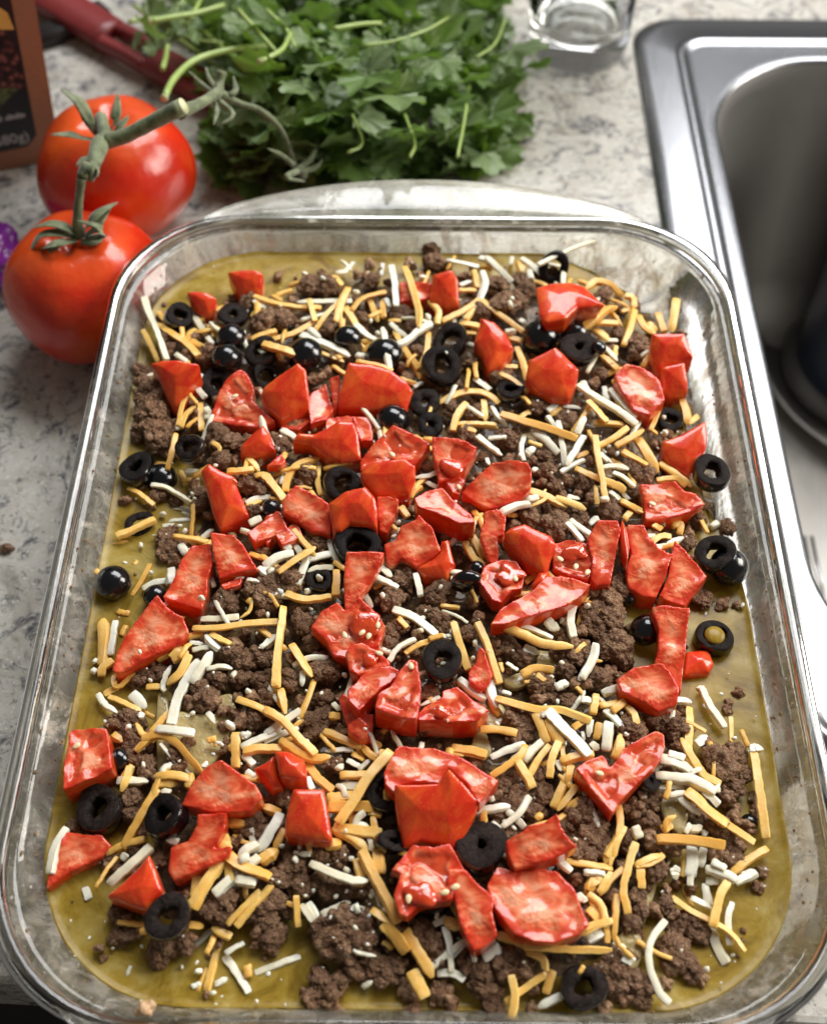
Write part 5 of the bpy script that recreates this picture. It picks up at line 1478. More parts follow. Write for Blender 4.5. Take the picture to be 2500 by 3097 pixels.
for i, t in enumerate(TOMS):
    me, c = t['me'], t['c']; V = co_of(me)/10
    poly = [(q[0]-c[0], q[1]-c[1]) for q in t['top3']]
    zt = t['tilt']*V[:, 1]; dep = zt-V[:, 2]
    e = edist(V[:, :2], poly); ins = inpoly(V[:, :2], np.array(poly)); e = np.where(ins, e, 0)
    topm = np.clip((.13-dep)/.07, 0, 1)
    sk = np.zeros(len(V))
    if t['top'] == 'skin': sk = np.maximum(sk, topm)
    if t['side'] == 'skin': sk = np.maximum(sk, 1-topm)
    else:                                            # one flank of every piece keeps its skin
        r_ = random.Random(i*7+1); aa = r_.uniform(3.6, 5.9); rel = (V[:, 0]*math.cos(aa)+V[:, 1]*math.sin(aa))/t['r']
        sk = np.maximum(sk, np.clip((rel-.45)/.08, 0, 1)*(1-topm))
    gel = np.zeros(len(V))
    rr = t['r']
    if t['top'] == 'skin': V[:, 2] += topm*.24*np.sqrt(np.clip(e/(rr*.8), 0, 1))
    else:
        k = nz(V, 1.9, (i*3, 0, 0)); V[:, 2] += topm*(.035*k*2-.04*np.clip(e/.3, 0, 1))
        g_ = nz(V*np.array([1, 1, 0]), 1.5/rr**.5, (i*2.7, 1.3, 0))
        gel = topm*np.clip((g_+.06)/.10, 0, 1)*np.clip((e-.16)/.10, 0, 1)*(1 if (t['jelly'] or t['seeds']) else 0)
        V[:, 2] -= .06*gel
    k = np.c_[nz(V, 1.1, (i*5., 0, 0)), nz(V, 1.1, (0, i*5., 9)), nz(V, 1.3, (4, 0, i*5.))]
    V += .020*k + .008*np.c_[nz(V, 5, (i, 1, 0)), nz(V, 5, (2, i, 0)), nz(V, 5, (0, 7, i))]*(1-sk)[:, None]
    me.vertices.foreach_set('co', (V*CM).ravel())
    a = me.attributes.new('skin', 'FLOAT', 'POINT'); a.data.foreach_set('value', sk)
    at_ = me.attributes.new('gel', 'FLOAT', 'POINT'); at_.data.foreach_set('value', gel)
    core = np.clip(np.where(topm > .5, e, np.minimum(np.clip(dep, 0, 9), np.clip(t['h']-dep, 0, 9))+.1)/.45, 0, 1)*(1-sk)
    a = me.attributes.new('core', 'FLOAT', 'POINT'); a.data.foreach_set('value', core)
    me.polygons.foreach_set('use_smooth', [True]*len(me.polygons)); me.materials.clear(); me.materials.append(m_tom); me.update()
    me.name = 'diced_tomato'
    o = link('diced_tomato', me, [], None, c)
    tag(o, t['lab'], 'diced tomato', 'diced tomato pieces scattered over the casserole')
    def top_at(x, y): return c[2]+t['tilt']*(y-c[1])
    if t['jelly']:
        (jx, jy), jr = t['jelly']; q = un(jx, jy, c[2]+.02, t['tilt'], c[1]); jr = jr/ppc(q)
        U, G = ico(4); U = U*np.array([jr*1.15, jr*.9, .10]); kk = nz(U, 2.4, (i, i, 0)); U = U*(1+.75*kk)[:, None]
        U[:, 2] += t['tilt']*U[:, 1]*.7; U += q+np.array([0, 0, .03])-c
        jm = mesh('jelly', U, G); link('jelly', jm, [m_jel], o)
    for sx, sy in t['seeds']:
        q = un(sx, sy, c[2]+.10, t['tilt'], c[1]); U, G = ico(2)
        U = U.copy(); U[:, 0] *= 1-.25*U[:, 1]; U = U*np.array([.085, .135, .032])
        a_ = random.uniform(0, 3.1); ca, sa = math.cos(a_), math.sin(a_); U[:, :2] = U[:, :2]@np.array([[ca, sa], [-sa, ca]])
        U += q+np.array([0, 0, .02 if t['jelly'] else -.05])-c
        link('seed', mesh('seed', U, G), [m_seed], o)

# olives ----------------------------------------------------------------------
for i, o in enumerate(OLIVES):
    rc = o['rc']; N = 40; r_ = np.random.default_rng(100+i)
    ph = r_.uniform(0, 6.28, 4)
    ang = np.linspace(0, 2*math.pi, N, endpoint=False)
    if o['hole'] > 0:
        H = r_.uniform(.30, .55)*o['h']*min(1.25, rc/.72+.15); hr = rc*o['hole']*.9
        wob = 1+.07*np.sin(2*ang+ph[0])+.035*np.sin(3*ang+ph[1])
        hw = 1+.14*np.sin(2*ang+ph[2])+.10*np.sin(3*ang+ph[3])+.05*np.sin(7*ang+ph[1])
        pr = [(hr, -H/2, 1), (rc*.88, -H/2, 1), (rc*.96, -H/2+.05, 0), (rc*1.0, -H*.2, 0), (rc*1.0, H*.1, 0), (rc*.965, H*.36, 0), (rc*.93, H/2-.015, 1), (rc*.90, H/2, 1), ((rc*.9+hr)/2, H/2-.02, 1), (hr*1.12, H/2-.01, 1), (hr*1.0, H/2-.07, 1), (hr*.93, H*.1, 1), (hr*.95, -H*.25, 1)]
        Vv = []; mi = []; F = []
        for k, (r0, z, mt) in enumerate(pr):
            mixw = (r0-hr)/(rc-hr+1e-6); ww = wob*mixw+hw*(1-mixw)
            for a_, w_ in zip(ang, ww): Vv.append((r0*w_*math.cos(a_), r0*w_*math.sin(a_)*o['asp'], z+.012*math.sin(5*a_+ph[0])*(mt)))
        m = len(pr)
        for k in range(m):
            k2 = (k+1) % m
            for j in range(N):
                j2 = (j+1) % N; F.append((k*N+j, k*N+j2, k2*N+j2, k2*N+j)); mi.append(1 if (pr[k][2] and pr[k2][2]) or k in (6,) else 0)
        nm = 'olive_ring'
    else:
        U, F = ico(4); U = U.copy(); cut = -.25 if (abs(o['tilt'][0])+abs(o['tilt'][1]) > .45) else -.55
        z = U[:, 2].copy(); U[:, 2] = np.maximum(z, cut)*.92; U *= rc; U[:, 1] *= o['asp']
        U *= (1+.02*nz(U, 2.5, (i, 0, 0)))[:, None]
        Vv = U; mi = [1 if all(z[q] < cut-.02 for q in f) else 0 for f in F]; nm = 'olive_end'
    Vv = np.array(Vv)
    nv = Vector((o['tilt'][0], o['tilt'][1], 1)).normalized()
    rot = np.array(Vector((0, 0, 1)).rotation_difference(nv).to_matrix())
    Vv = Vv@rot.T
    me = mesh(nm, Vv, F, True, mi); me.materials.append(m_oskin); me.materials.append(m_ocut)
    ob = link(nm, me, [], None, o['c']); tag(ob, o['lab'], 'olive slice' if nm == 'olive_ring' else 'olive', 'black olive slices scattered over the casserole')
    if o['fill']:
        U, G = ico(3); U = U*np.array([rc*.55, rc*.55, .12])+np.array([0, 0, .22]); link('sauce_pool', mesh('sauce_pool', U, G), [m_sauce], ob)

# beef clumps -----------------------------------------------------------------
protos = [proto_mesh('beef_clump', *clump_proto(5, 20+k, 18+3*k, 260+25*k), m_beef) for k in range(10)]
protoB = [proto_mesh('beef_clump', *clump_proto(6, 60+k, 55, 800), m_beef) for k in range(4)]
lowp = [clump_proto(3, 90+k, 14, 60) for k in range(5)]
lowq = [clump_proto(2, 190+k, 8, 20) for k in range(3)]
def rotm(a, b=0, c=0): return Matrix.Rotation(a, 3, 'Z')@Matrix.Rotation(b, 3, 'X')@Matrix.Rotation(c, 3, 'Y')
order = np.argsort(-BL[:, 3])
SZ = lambda r: 'very large' if r > .85 else 'large' if r > .62 else 'medium' if r > .47 else 'small' if r > .34 else 'tiny'
for rank, i in enumerate(order[:300]):
    x, y, z, r = BL[i]
    me = (protoB if r > .62 else protos)[int(i) % (4 if r > .62 else 10)]
    o = bpy.data.objects.new('beef_clump', me); col.objects.link(o); o.location = Vector((x, y, z))*CM
    o.rotation_euler = (random.uniform(-.5, .5), random.uniform(-.5, .5), random.uniform(0, 6.28))
    o.scale = (r*random.uniform(.95, 1.15), r*random.uniform(.9, 1.1), r*random.uniform(.85, 1.05))
    tag(o, autolabel(f'{SZ(r)} crumbly beef clump', ['', 'brown', 'rough brown', 'dark', 'craggy'], (x, y)), 'ground beef', 'ground beef clumps scattered over the casserole')
Vs, Fs = [], []; base = 0
def add(V, F):
    global base
    Vs.append(V); Fs.extend([tuple(base+q for q in f) for f in F]); base += len(V)
def lump(x, y, z, r):
    V, F = lowp[random.randrange(5)] if r > .16 else lowq[random.randrange(3)]; m = np.array(rotm(random.uniform(0, 6.3), random.uniform(0, 6.3), random.uniform(0, 6.3)))
    add((V@m.T)*r+np.array([x, y, z]), F)
for i in order[300:]: lump(*BL[i])
cnt = 0
while cnt < 1000:
    x, y = random.uniform(-10.4, 10.4), random.uniform(7, 36)
    if not inpoly(np.array([[x, y]]), MASS3)[0]: continue
    b = bed1(x, y); lump(x, y, b-.08+random.uniform(-.05, .1), random.uniform(.1, .3)); cnt += 1
for k in range(150):                                            # crumbs floating in the sauce
    x, y = random.uniform(-10, 10), random.uniform(7.6, 35)
    if inpoly(np.array([[x, y]]), MASS3)[0] or (y > 20 and x > 9.2): continue
    lump(x, y, ZS+.0, random.uniform(.02, .09)**1.0)
tag(obj('beef_crumbs', np.vstack(Vs), Fs, m_beef), 'fine brown beef crumbs filling the gaps between larger clumps', 'ground beef', None, 'stuff')

# tortilla patches --------------------------------------------------------------
for k, (pts, lab) in enumerate(TORTS):
    pc = np.mean(pts, axis=0); p = un(*pc, 4.4); z = bed1(*p[:2])+.04
    Pt = np.array([un(*q, z) for q in pts]); c = Pt.mean(0)
    Pt = catmull(np.vstack([Pt, Pt[:1]]), 48)[:-1]
    loops = [c+(Pt-c)*f_ for f_ in (.03, .35, .7, .93, 1.)]
    loops = [L+np.array([0, 0, dz_]) for L, dz_ in zip(loops, (0, 0, 0, -.005, -.05))]+[c+(Pt-c)*1.-np.array([0, 0, .22])]
    V, F = loft([[tuple(q) for q in L] for L in loops], True, False); V = np.array(V)
    V[:, 2] += .06*nz(V, 1.3, (k, 0, 0))
    a = .5*sum(Pt[i][0]*Pt[(i+1) % len(Pt)][1]-Pt[(i+1) % len(Pt)][0]*Pt[i][1] for i in range(len(Pt)))
    o = obj('tortilla_piece', V, F, m_tort); tag(o, lab, 'tortilla', 'tortilla pieces showing through the topping')

# cheese shreds -----------------------------------------------------------------
for s in SHREDS:
    pts = [np.array(q) for q in s['pts']]
    P3 = []
    for q in pts:
        p = un(*q, 4.7); b = bed1(*p[:2]) if inpoly(p[None, :2], MASS3)[0] else ZS-.02
        z = b+.16+.62*s['l'] if s['l'] >= 0 else ZS+.02+.1*s['l']
        P3.append([*q, z, b])
    hs = []
    for q in P3:
        p = un(q[0], q[1], q[2]); h = heap(p)
        if s['l'] >= 0 and h > 0: q[2] = max(q[2], min(h+.06, q[3]+.75))
    zs = [q[2] for q in P3]; zm = np.mean(zs)                   # keep a shred fairly level
    pts3 = np.array([un(q[0], q[1], .5*q[2]+.5*zm) for q in P3])
    s['P'] = pts3; s['wc'] = s['w']/ppc(pts3.mean(0)); s['L'] = np.linalg.norm(np.diff(pts3, axis=0), axis=1).sum()
def shred_geo(s, k):
    r_ = random.Random(k); n = max(7, min(16, int(s['L']/.16)+4))
    Q = catmull(s['P'], n)
    Q += np.array([[r_.gauss(0, .006), r_.gauss(0, .006), r_.gauss(0, .006)] for _ in range(n)])
    tt = np.linspace(-1, 1, n); Q[:, 2] -= .05*tt**2*min(1, s['L']/1.5)
    w = s['wc']*.42*r_.uniform(.9, 1.06); h = w*r_.uniform(.55, .85)
    if s['wc'] > .36: h = .09
    pr = []
    sk_ = r_.uniform(-.25, .25)
    for a, b in ((-1, -.7), (-.86, -.97), (.86, -.97), (1, -.7), (1, .72), (.86, 1), (0, 1.04), (-.86, 1), (-1, .72)):
        pr.append((w*(a+sk_*b)*r_.uniform(.9, 1.06), h*b*r_.uniform(.9, 1.06)))
    rad = 1+.02*np.array([r_.gauss(0, 1) for _ in range(n)])+.07*np.sin(np.linspace(r_.uniform(0, 6), r_.uniform(0, 9), n)); taper_end = r_.random()
    rad[0] *= .93; rad[-1] *= .93
    if taper_end < .25: rad[-1] *= .45; rad[-2] *= .8
    elif taper_end < .4: rad[0] *= .45; rad[1] *= .8
    tw = np.linspace(0, r_.uniform(-.6, .6), n)
    # rounded ends
    T0 = Q[0]-Q[1]; T0 /= np.linalg.norm(T0)+1e-9; T1 = Q[-1]-Q[-2]; T1 /= np.linalg.norm(T1)+1e-9
    sl = r_.uniform(-.3, .3)
    Q2 = np.vstack([Q[0]+T0*h*.25, Q, Q[-1]+T1*h*.25]); rad2 = np.r_[rad[0]*.78, rad, rad[-1]*.78]; tw2 = np.r_[tw[0], tw, tw[-1]]
    return sweep(Q2, pr, rad2, tw2)
def sdesc(s, colr):
    L = s['L']; P_ = s['P']; ch = np.linalg.norm(P_[-1]-P_[0])
    ln = 'tiny' if L < .55 else 'short' if L < 1.0 else 'medium' if L < 1.6 else 'long' if L < 2.5 else 'very long'
    cv = 'straight' if ch/L > .992 else 'bent' if ch/L > .95 else 'curled'
    return f'{ln} {cv} {colr} cheese shred'
for key, mat, word, nm in (('o', m_or, 'orange', 'orange_cheese_shred'), ('w', m_wh, 'white', 'white_cheese_shred')):
    L_ = sorted([s for s in SHREDS if s['c'] == key], key=lambda s: -s['L']*s['wc']*(1+s['l']))
    Vs, Fs, base = [], [], 0
    for k, s in enumerate(L_):
        V, F = shred_geo(s, k*2+(key == 'o'))
        if k < 300:
            o = obj(nm, V, F, mat); o.data.set_sharp_from_angle(angle=R(38))
            d = s['P'][-1]-s['P'][0]; a = math.degrees(math.atan2(d[1], d[0])) % 180
            ori = 'crosswise' if a < 22 or a > 158 else 'lengthwise' if 68 < a < 112 else 'slanting'
            tk = 'thin' if s['wc'] < .2 else 'thick' if s['wc'] > .28 else 'narrow'
            tag(o, autolabel(sdesc(s, word), ['', ori, tk, tk+' '+ori], s['P'].mean(0)), 'cheese shred', f'{word} cheese shreds scattered over the casserole')
        else: add(V, F)
    fill = 0
    while fill < (130 if key == 'o' else 90):       # short ends that poke out between the traced ones
        x, y = random.uniform(-10, 10), random.uniform(8, 35.5)
        if not inpoly(np.array([[x, y]]), MASS3)[0]: continue
        aa = random.uniform(0, 3.14); Lh = random.uniform(.25, .7); z = bed1(x, y)+random.uniform(.14, .46); sl = random.uniform(-.25, .25)
        q = np.array([x, y, z]); dv = np.array([math.cos(aa)*Lh, math.sin(aa)*Lh, sl*Lh])
        mid = np.array([random.gauss(0, .06), random.gauss(0, .06), .03])
        V, F = shred_geo(dict(P=np.array([q-dv, q+mid, q+dv]), wc=random.uniform(.14, .24), L=2*Lh), fill+5000); add(V, F); fill += 1
    if Vs: tag(obj('small_'+nm+'s', np.vstack(Vs), Fs, mat), f'small leftover {word} cheese shreds among the toppings', 'cheese shred', None, 'stuff')

# white cheese crumbs -------------------------------------------------------------
Vs, Fs, base = [], [], 0
def crumb_geo(r, k):
    U, G = ico(2); m = np.array(rotm(random.uniform(0, 6.3), random.uniform(0, 6.3), random.uniform(0, 6.3)))
    U = np.sign(U)*np.abs(U)**.75; U = U*(1+.35*nz(U, 1.6, (k, 0, 0)))[:, None]
    return (U*np.array([r, r*.75, r*.6]))@m.T, G
for k, (x, y, r, l) in enumerate(CRUMBS):
    p = un(x, y, 4.7); b = bed1(*p[:2]) if inpoly(p[None, :2], MASS3)[0] else ZS-.1
    z = b+.25+.62*l; p = un(x, y, z); h = heap(p); z = max(z, h+.05) if h else z; p = un(x, y, z); rc = r/ppc(p)
    V, G = crumb_geo(rc*.95, k); V = V+p
    if r > 13: tag(obj('cheese_crumb', V, G, m_wh), autolabel('small white cheese crumb' if r < 17 else 'white cheese crumb', ['', 'lumpy', 'chunky', 'loose'], p), 'cheese crumb', 'white cheese crumbs scattered over the casserole')
    else: add(V, G)
for k in range(260):                                # flecks and melted bits in the sauce
    x, y = random.uniform(-10, 10), random.uniform(7.6, 35.3)
    if inpoly(np.array([[x, y]]), MASS3)[0] or (y > 19.5 and x > 9.): continue
    V, G = crumb_geo(random.uniform(.02, .07), k); V = V*np.array([1.3, 1.3, .6])+np.array([x, y, ZS+.0]); add(V, G)
for k in range(420):
    x, y = random.uniform(-9.8, 9.8), random.uniform(8, 35.5); P_ = np.array([[x, y]])
    if not inpoly(P_, MASS3)[0]: continue
    h = max(heap(np.array([x, y, 0])), bed1(x, y)+.02); V, G = crumb_geo(random.uniform(.025, .065), k); V = V+np.array([x, y, h+.01]); add(V, G)
tag(obj('cheese_flecks', np.vstack(Vs), Fs, m_wh), 'tiny white cheese flecks sprinkled between the toppings', 'cheese flecks', None, 'stuff')
# ------------------------------------------------------------------ behind the dish
# two tomatoes on the vine
def whole_tomato(c, r, lab, seed, squash=.86):
    U, F = ico(6 if False else 5); U = U.copy()
    a = np.arctan2(U[:, 1], U[:, 0]); rho = np.sqrt(U[:, 0]**2+U[:, 1]**2)
    lobes = 1+.022*np.sin(5*a+seed)*rho+.012*np.sin(3*a+2*seed)*rho
    V = U*lobes[:, None]; V[:, 2] *= squash
    dim = np.exp(-(rho/.30)**2)*.17*(U[:, 2] > 0); V[:, 2] -= dim*(1+.35*np.sin(5*a+seed))
    V[:, 2] -= np.exp(-(rho/.25)**2)*-.05*(U[:, 2] < 0)
    V *= r
    t = empty('tomato', (c[0], c[1], 0), lab, 'tomato', 'whole tomatoes on the vine')
    V += np.array(c)
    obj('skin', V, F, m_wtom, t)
    return t
def tube(name, pts, rads, mat, parent, n=14, seg=10, upv=(.1, .2, 1)):
    Q = catmull(pts, n); rr = np.interp(np.linspace(0, 1, n), np.linspace(0, 1, len(rads)), rads)
    rr = rr*(1+.04*np.sin(np.arange(n)*2.3))*(.78 if mat is m_vine or mat is m_stem else 1)
    V, F = sweep(Q, circ(1, seg), rr, None, True, upv); return obj(name, V, F, mat, parent)
def sepal(base_, d, L, lift, curl, parent):
    d = np.array([*d, 0.]); d /= np.linalg.norm(d); s = np.array([-d[1], d[0], 0])
    n = 12; V = []; F = []
    for i in range(n+1):
        u = i/n; w = .30*math.sin(math.pi*min(1, u*.9+.1))**.8*(1-u)**.35+.02
        q = np.array(base_)+d*L*u+np.array([0, 0, lift*math.sin(u*2.2)-curl*u*u])
        for k, (a, b) in enumerate(((-1, .05), (-.5, .0), (0, -.05), (.5, 0), (1, .05), (.5, -.05), (0, -.11), (-.5, -.05))): V.append(q+s*w*a+np.array([0, 0, b]))
    m = 8
    for i in range(n):
        for j in range(m): k = (j+1) % m; F.append((i*m+j, i*m+k, (i+1)*m+k, (i+1)*m+j))
    F.append(tuple(range(m-1, -1, -1))); F.append(tuple(n*m+j for j in range(m)))
    obj('sepal', V, F, m_vine, parent)
c1 = np.array([-13.45, 41.8, 3.0]); c2 = np.array([-13.6, 34.8, 2.85])
t1 = whole_tomato(c1, 3.4, 'rear whole red tomato on the vine, next to the copper carton', 1.2)
t2 = whole_tomato(c2, 3.25, 'front whole red tomato on the vine, touching the corner of the glass dish', 3.9, .88)
vine = empty('tomato_vine', (c1[0], c1[1], 6), 'green vine stem joining the two tomatoes and ending over the cilantro', 'vine')
k1 = D(215, 283, 5.9); k2 = D(165, 497, 5.45)
tube('calyx_stalk', [k2, D(163, 455, 6.3), D(168, 400, 7.3), D(172, 372, 7.9)], [.34, .24, .2, .24], m_vine, vine)
tube('knuckle', [D(172, 372, 7.9), D(182, 352, 8.1), D(192, 362, 8.0), D(196, 350, 7.8)], [.26, .34, .34, .3], m_vine, vine)
tube('lower_stem', [D(190, 380, 7.4), D(197, 345, 7.8), D(212, 300, 7.6), D(232, 290, 7.6)], [.16, .36, .46, .42], m_vine, vine)
tube('calyx_stalk', [k1, D(213, 262, 6.8), D(212, 245, 7.3), D(216, 262, 7.5), D(222, 290, 7.5)], [.35, .36, .3, .3, .36], m_vine, vine)
tube('cut_stem', [D(222, 296, 7.6), D(262, 285, 7.8), D(320, 256, 8.3), D(383, 223, 8.9)], [.40, .36, .38, .42], m_vine, vine)
V, F = sweep([D(383, 223, 8.9), D(386, 221.5, 8.93)], circ(.31, 14), None, None, True); obj('cut_end', V, F, m_cut, vine)
tube('side_stem', [D(376, 236, 8.6), D(400, 226, 8.4), D(432, 210, 8.1), D(458, 193, 7.8)], [.38, .28, .26, .30], m_vine, vine)
tube('side_stem', [D(458, 193, 7.8), D(461, 170, 8.0), D(466, 148, 8.3)], [.30, .24, .27], m_vine, vine)
tube('side_stem', [D(458, 193, 7.8), D(500, 215, 7.2), D(548, 232, 6.6), D(590, 272, 5.6), D(612, 325, 4.2), D(622, 352, 3.4), D(640, 368, 2.8)], [.26, .15, .17, .15, .14, .15, .2], m_vine, vine, 24)
for p_ in ([(455, 200), (425, 178), (398, 150)], [(460, 195), (440, 165), (432, 140)], [(480, 200), (495, 190), (490, 160)], [(450, 205), (455, 235), (448, 262)], [(452, 205), (490, 240), (460, 262)], [(615, 345), (590, 325), (562, 312)], [(625, 355), (655, 330), (668, 290)], [(630, 360), (665, 350), (676, 335)], [(626, 358), (600, 372), (640, 380)], [(560, 238), (562, 250), (572, 255)]):
    tube('sepal', [D(x, y, 7.6-3.6*max(0, (x-500)/140)) for x, y in p_], [.16, .15, .04], m_vine, vine, 8, 6)
def sep2(P_, w, parent):
    Q = catmull(P_, 12); n = len(Q); rr = np.array([w*(math.sin(math.pi*min(1, .12+u*.8))**.7)*(1-u)**.3+.015 for u in np.linspace(0, 1, n)])
    V, F = sweep(Q, [(-1, .12), (-.5, -.1), (0, -.22), (.5, -.1), (1, .12), (.5, .1), (0, -.02), (-.5, .1)], rr); obj('sepal', V, F, m_vine, parent)
for P_ in ([(205, 283, 6.2), (180, 240, 7.1), (160, 210, 7.6), (125, 185, 7.9)], [(205, 285, 6.2), (185, 250, 6.9), (170, 215, 7.3), (145, 195, 7.4)], [(200, 292, 6.1), (175, 290, 6.5), (150, 283, 6.8), (105, 282, 6.9)], [(228, 280, 6.2), (240, 255, 6.9), (245, 230, 7.2), (247, 195, 7.5)], [(230, 284, 6.2), (245, 270, 6.6), (258, 258, 6.7), (270, 242, 6.8)], [(215, 310, 6.3), (195, 330, 6.8), (175, 335, 7), (160, 350, 7.1)]):
    sep2([D(*q) for q in P_], .27, vine)
for P_ in ([(165, 497, 5.5), (140, 478, 6.0), (105, 470, 6.1), (68, 478, 5.8)], [(160, 500, 5.5), (125, 490, 5.9), (85, 495, 5.8), (60, 535, 5.1)], [(160, 505, 5.5), (135, 508, 5.8), (105, 515, 5.8), (85, 523, 5.4)], [(128, 510, 5.6), (92, 535, 5.3), (96, 560, 5.0), (117, 578, 4.9)], [(172, 490, 5.6), (190, 465, 6.2), (210, 445, 6.4), (248, 424, 6.4)], [(176, 495, 5.6), (200, 480, 6.0), (212, 460, 6.2), (235, 430, 6.3)], [(178, 500, 5.6), (215, 495, 5.9), (205, 475, 6.3), (160, 462, 6.7)], [(170, 508, 5.5), (195, 508, 5.5), (210, 500, 5.4), (200, 492, 5.6)]):
    sep2([D(*q) for q in P_], .25, vine)

# cilantro -----------------------------------------------------------------------
leaf_geo = []
def leaf_mesh(seed, size):
    r_ = random.Random(seed); na, nr = 54, 6; V = [(0, 0, 0)]; F = []; vein = [1.]
    lob = [(-1.25, .62), (-.62, .86), (0, 1.0), (.62, .88), (1.25, .6)]
    fold = r_.uniform(-.28, .35); curl = r_.uniform(-.4, .3); ph = [r_.uniform(0, 6.28) for _ in range(3)]
    for i in range(nr):
        f_ = (i+1)/nr
        for k in range(na):
            a = -2.15+4.3*k/(na-1)
            R_ = max(l*(math.cos(min(1.57, abs(a-b)*1.35))**.5 if abs(a-b)*1.35 < 1.57 else 0) for b, l in lob)
            R_ = max(R_, .42)*(1+.05*math.sin(3*a+ph[0]))
            R_ *= 1-.20*abs(math.sin(a*7.5+ph[1]))*f_**2
            x, y = R_*f_*math.sin(a), R_*f_*math.cos(a)*.95
            z = fold*abs(x)*.6+curl*.35*f_**2*math.cos(a)+.07*f_*math.sin(a*5+ph[2])+.04*math.sin(11*a+ph[0])*f_**3
            V.append((x, y, z)); vein.append(max(0, 1-min(abs(a-b) for b, _ in lob)*9*f_))
    for k in range(na-1): F.append((0, 1+k, 2+k))
    for i in range(nr-1):
        for k in range(na-1):
            q = 1+i*na+k; F.append((q, q+na, q+na+1, q+1))
    leaf_geo.append((np.array(V)*size, F)); me = mesh('leaf', np.array(V)*size, F); a = me.attributes.new('vein', 'FLOAT', 'POINT'); a.data.foreach_set('value', vein); me.materials.append(m_leaf)
    return me
leaves = [leaf_mesh(k, s) for k, s in enumerate((1.9, 1.5, 2.1, 1.3, 1.7, 2.0, 1.6))]
cil = empty('cilantro_bunch', (3, 52, 0), 'bunch of fresh green cilantro lying behind the glass dish', 'cilantro')
cilo = np.array([3, 52, 0])
CP = [(400,-60),(360,60),(400,150),(440,190),(420,290),(445,365),(560,388),(700,392),(850,372),(1000,362),(1045,352),(1050,300),(1095,225),(1085,130),(1035,60),(1020,-60)]
CPa = np.array(CP, float)
n_leaf = 0; tries = 0
while n_leaf < 255 and tries < 6000:
    tries += 1
    x, y = random.uniform(350, 1110), random.uniform(-60, 392)
    if not inpoly(np.array([[x, y]]), CPa)[0]: continue
    e = edist(np.array([[x, y]]), CP)[0]
    if 900 < x < 1000 and y < 40 and random.random() < .7: continue
    if x < 520 and random.random() < .45: continue
    hmax = min(6.0, .6+e/26); u = n_leaf/270
    z = hmax*(u**.6)*random.uniform(.85, 1.05)
    p = D(x, y+0, z)
    o = bpy.data.objects.new('leaf', leaves[random.randrange(7)]); col.objects.link(o); o.parent = cil
    o.location = Vector(p-cilo)*CM
    tl = random.uniform(.1, 1.1)
    o.rotation_euler = (random.gauss(.5, .34), random.gauss(0, .36), math.pi+random.gauss(0, 1.1))
    s_ = random.uniform(.75, 1.2)*(1 if x > 520 else .85); o.scale = (s_, s_, s_); n_leaf += 1
for (x, y, z, sc, rz) in [(1075, 105, 3.2, 1.2, -2.2), (1105, 140, 2.6, 1.0, -2.6), (830, 200, 6.6, 1.5, 2.9), (690, 130, 6.4, 1.2, 3.4), (770, 160, 6.5, 1.1, 3.0), (920, 125, 6.3, 1.3, -2.8), (640, 180, 6.2, 1.2, 2.6), (680, 235, 5.6, 1.1, 3.3), (850, 270, 5.0, 1.4, 3.1), (560, 45, 5.5, 1.4, 2.9)]:
    p = D(x, y, z); o = bpy.data.objects.new('leaf', leaves[int(x) % 7]); col.objects.link(o); o.parent = cil; o.location = Vector(p-cilo)*CM
    o.rotation_euler = (random.uniform(.2, .7), random.uniform(-.2, .2), rz); o.scale = (sc, sc, sc)
ST = [([(315, 44), (380, 32), (415, 26), (470, 10)], 6.0, .17, 1), ([(270, 45), (330, 38), (400, 50)], 4.0, .14, 0), ([(345, 205), (365, 165), (410, 125), (480, 105), (560, 95)], 6.0, .20, 1), ([(341, 145), (348, 120), (352, 95)], 4.6, .17, 0),
      ([(545, 128), (590, 105), (610, 70)], 6.5, .15, 1), ([(500, 20), (545, 70), (582, 110)], 6.4, .13, 0), ([(430, -20), (380, 10), (360, 60)], 4, .15, 0), ([(300, -30), (345, 20), (420, 60), (500, 130)], 2.8, .14, 0), ([(280, 10), (360, 70), (430, 120), (540, 200)], 1.6, .14, 0),
      ([(420, 300), (480, 285), (560, 262), (640, 250)], 1.0, .13, 0), ([(430, 320), (500, 315), (600, 330)], .7, .13, 0), ([(470, 200), (520, 270), (570, 340), (600, 380)], 1.2, .13, 0), ([(700, 60), (760, 50), (800, 48)], 6.8, .15, 0), ([(760, 95), (830, 85), (900, 60), (950, 30)], 6.2, .09, 0),
      ([(730, 320), (760, 300), (740, 240)], 5.2, .09, 0), ([(960, 330), (975, 250), (985, 180)], 4.6, .09, 0), ([(860, 330), (870, 300), (850, 240)], 5.0, .1, 0), ([(1000, 120), (1040, 90), (1060, 40)], 4.4, .08, 0), ([(330, 50), (400, 80), (470, 90)], 3.0, .12, 0), ([(560, 20), (600, 60), (620, 100)], 6.2, .11, 0), ([(350, 75), (370, 30), (390, -20)], 3.4, .12, 0), ([(400, 40), (420, 0), (440, -40)], 5, .13, 0)]
for pts, z, r, cutm in ST:
    o = tube('stem', [D(x, y, z-.2*i) for i, (x, y) in enumerate(pts)], [r, r*.95, r*.85], m_stem, cil, 14, 8)
    if cutm:
        a, b = D(*pts[0], z), D(*pts[1], z-.2); d = (a-b)/np.linalg.norm(a-b)
        V, F = sweep([a, a+d*.03], circ(r*.9, 10)); obj('cut_end', V, F, m_cut, cil)
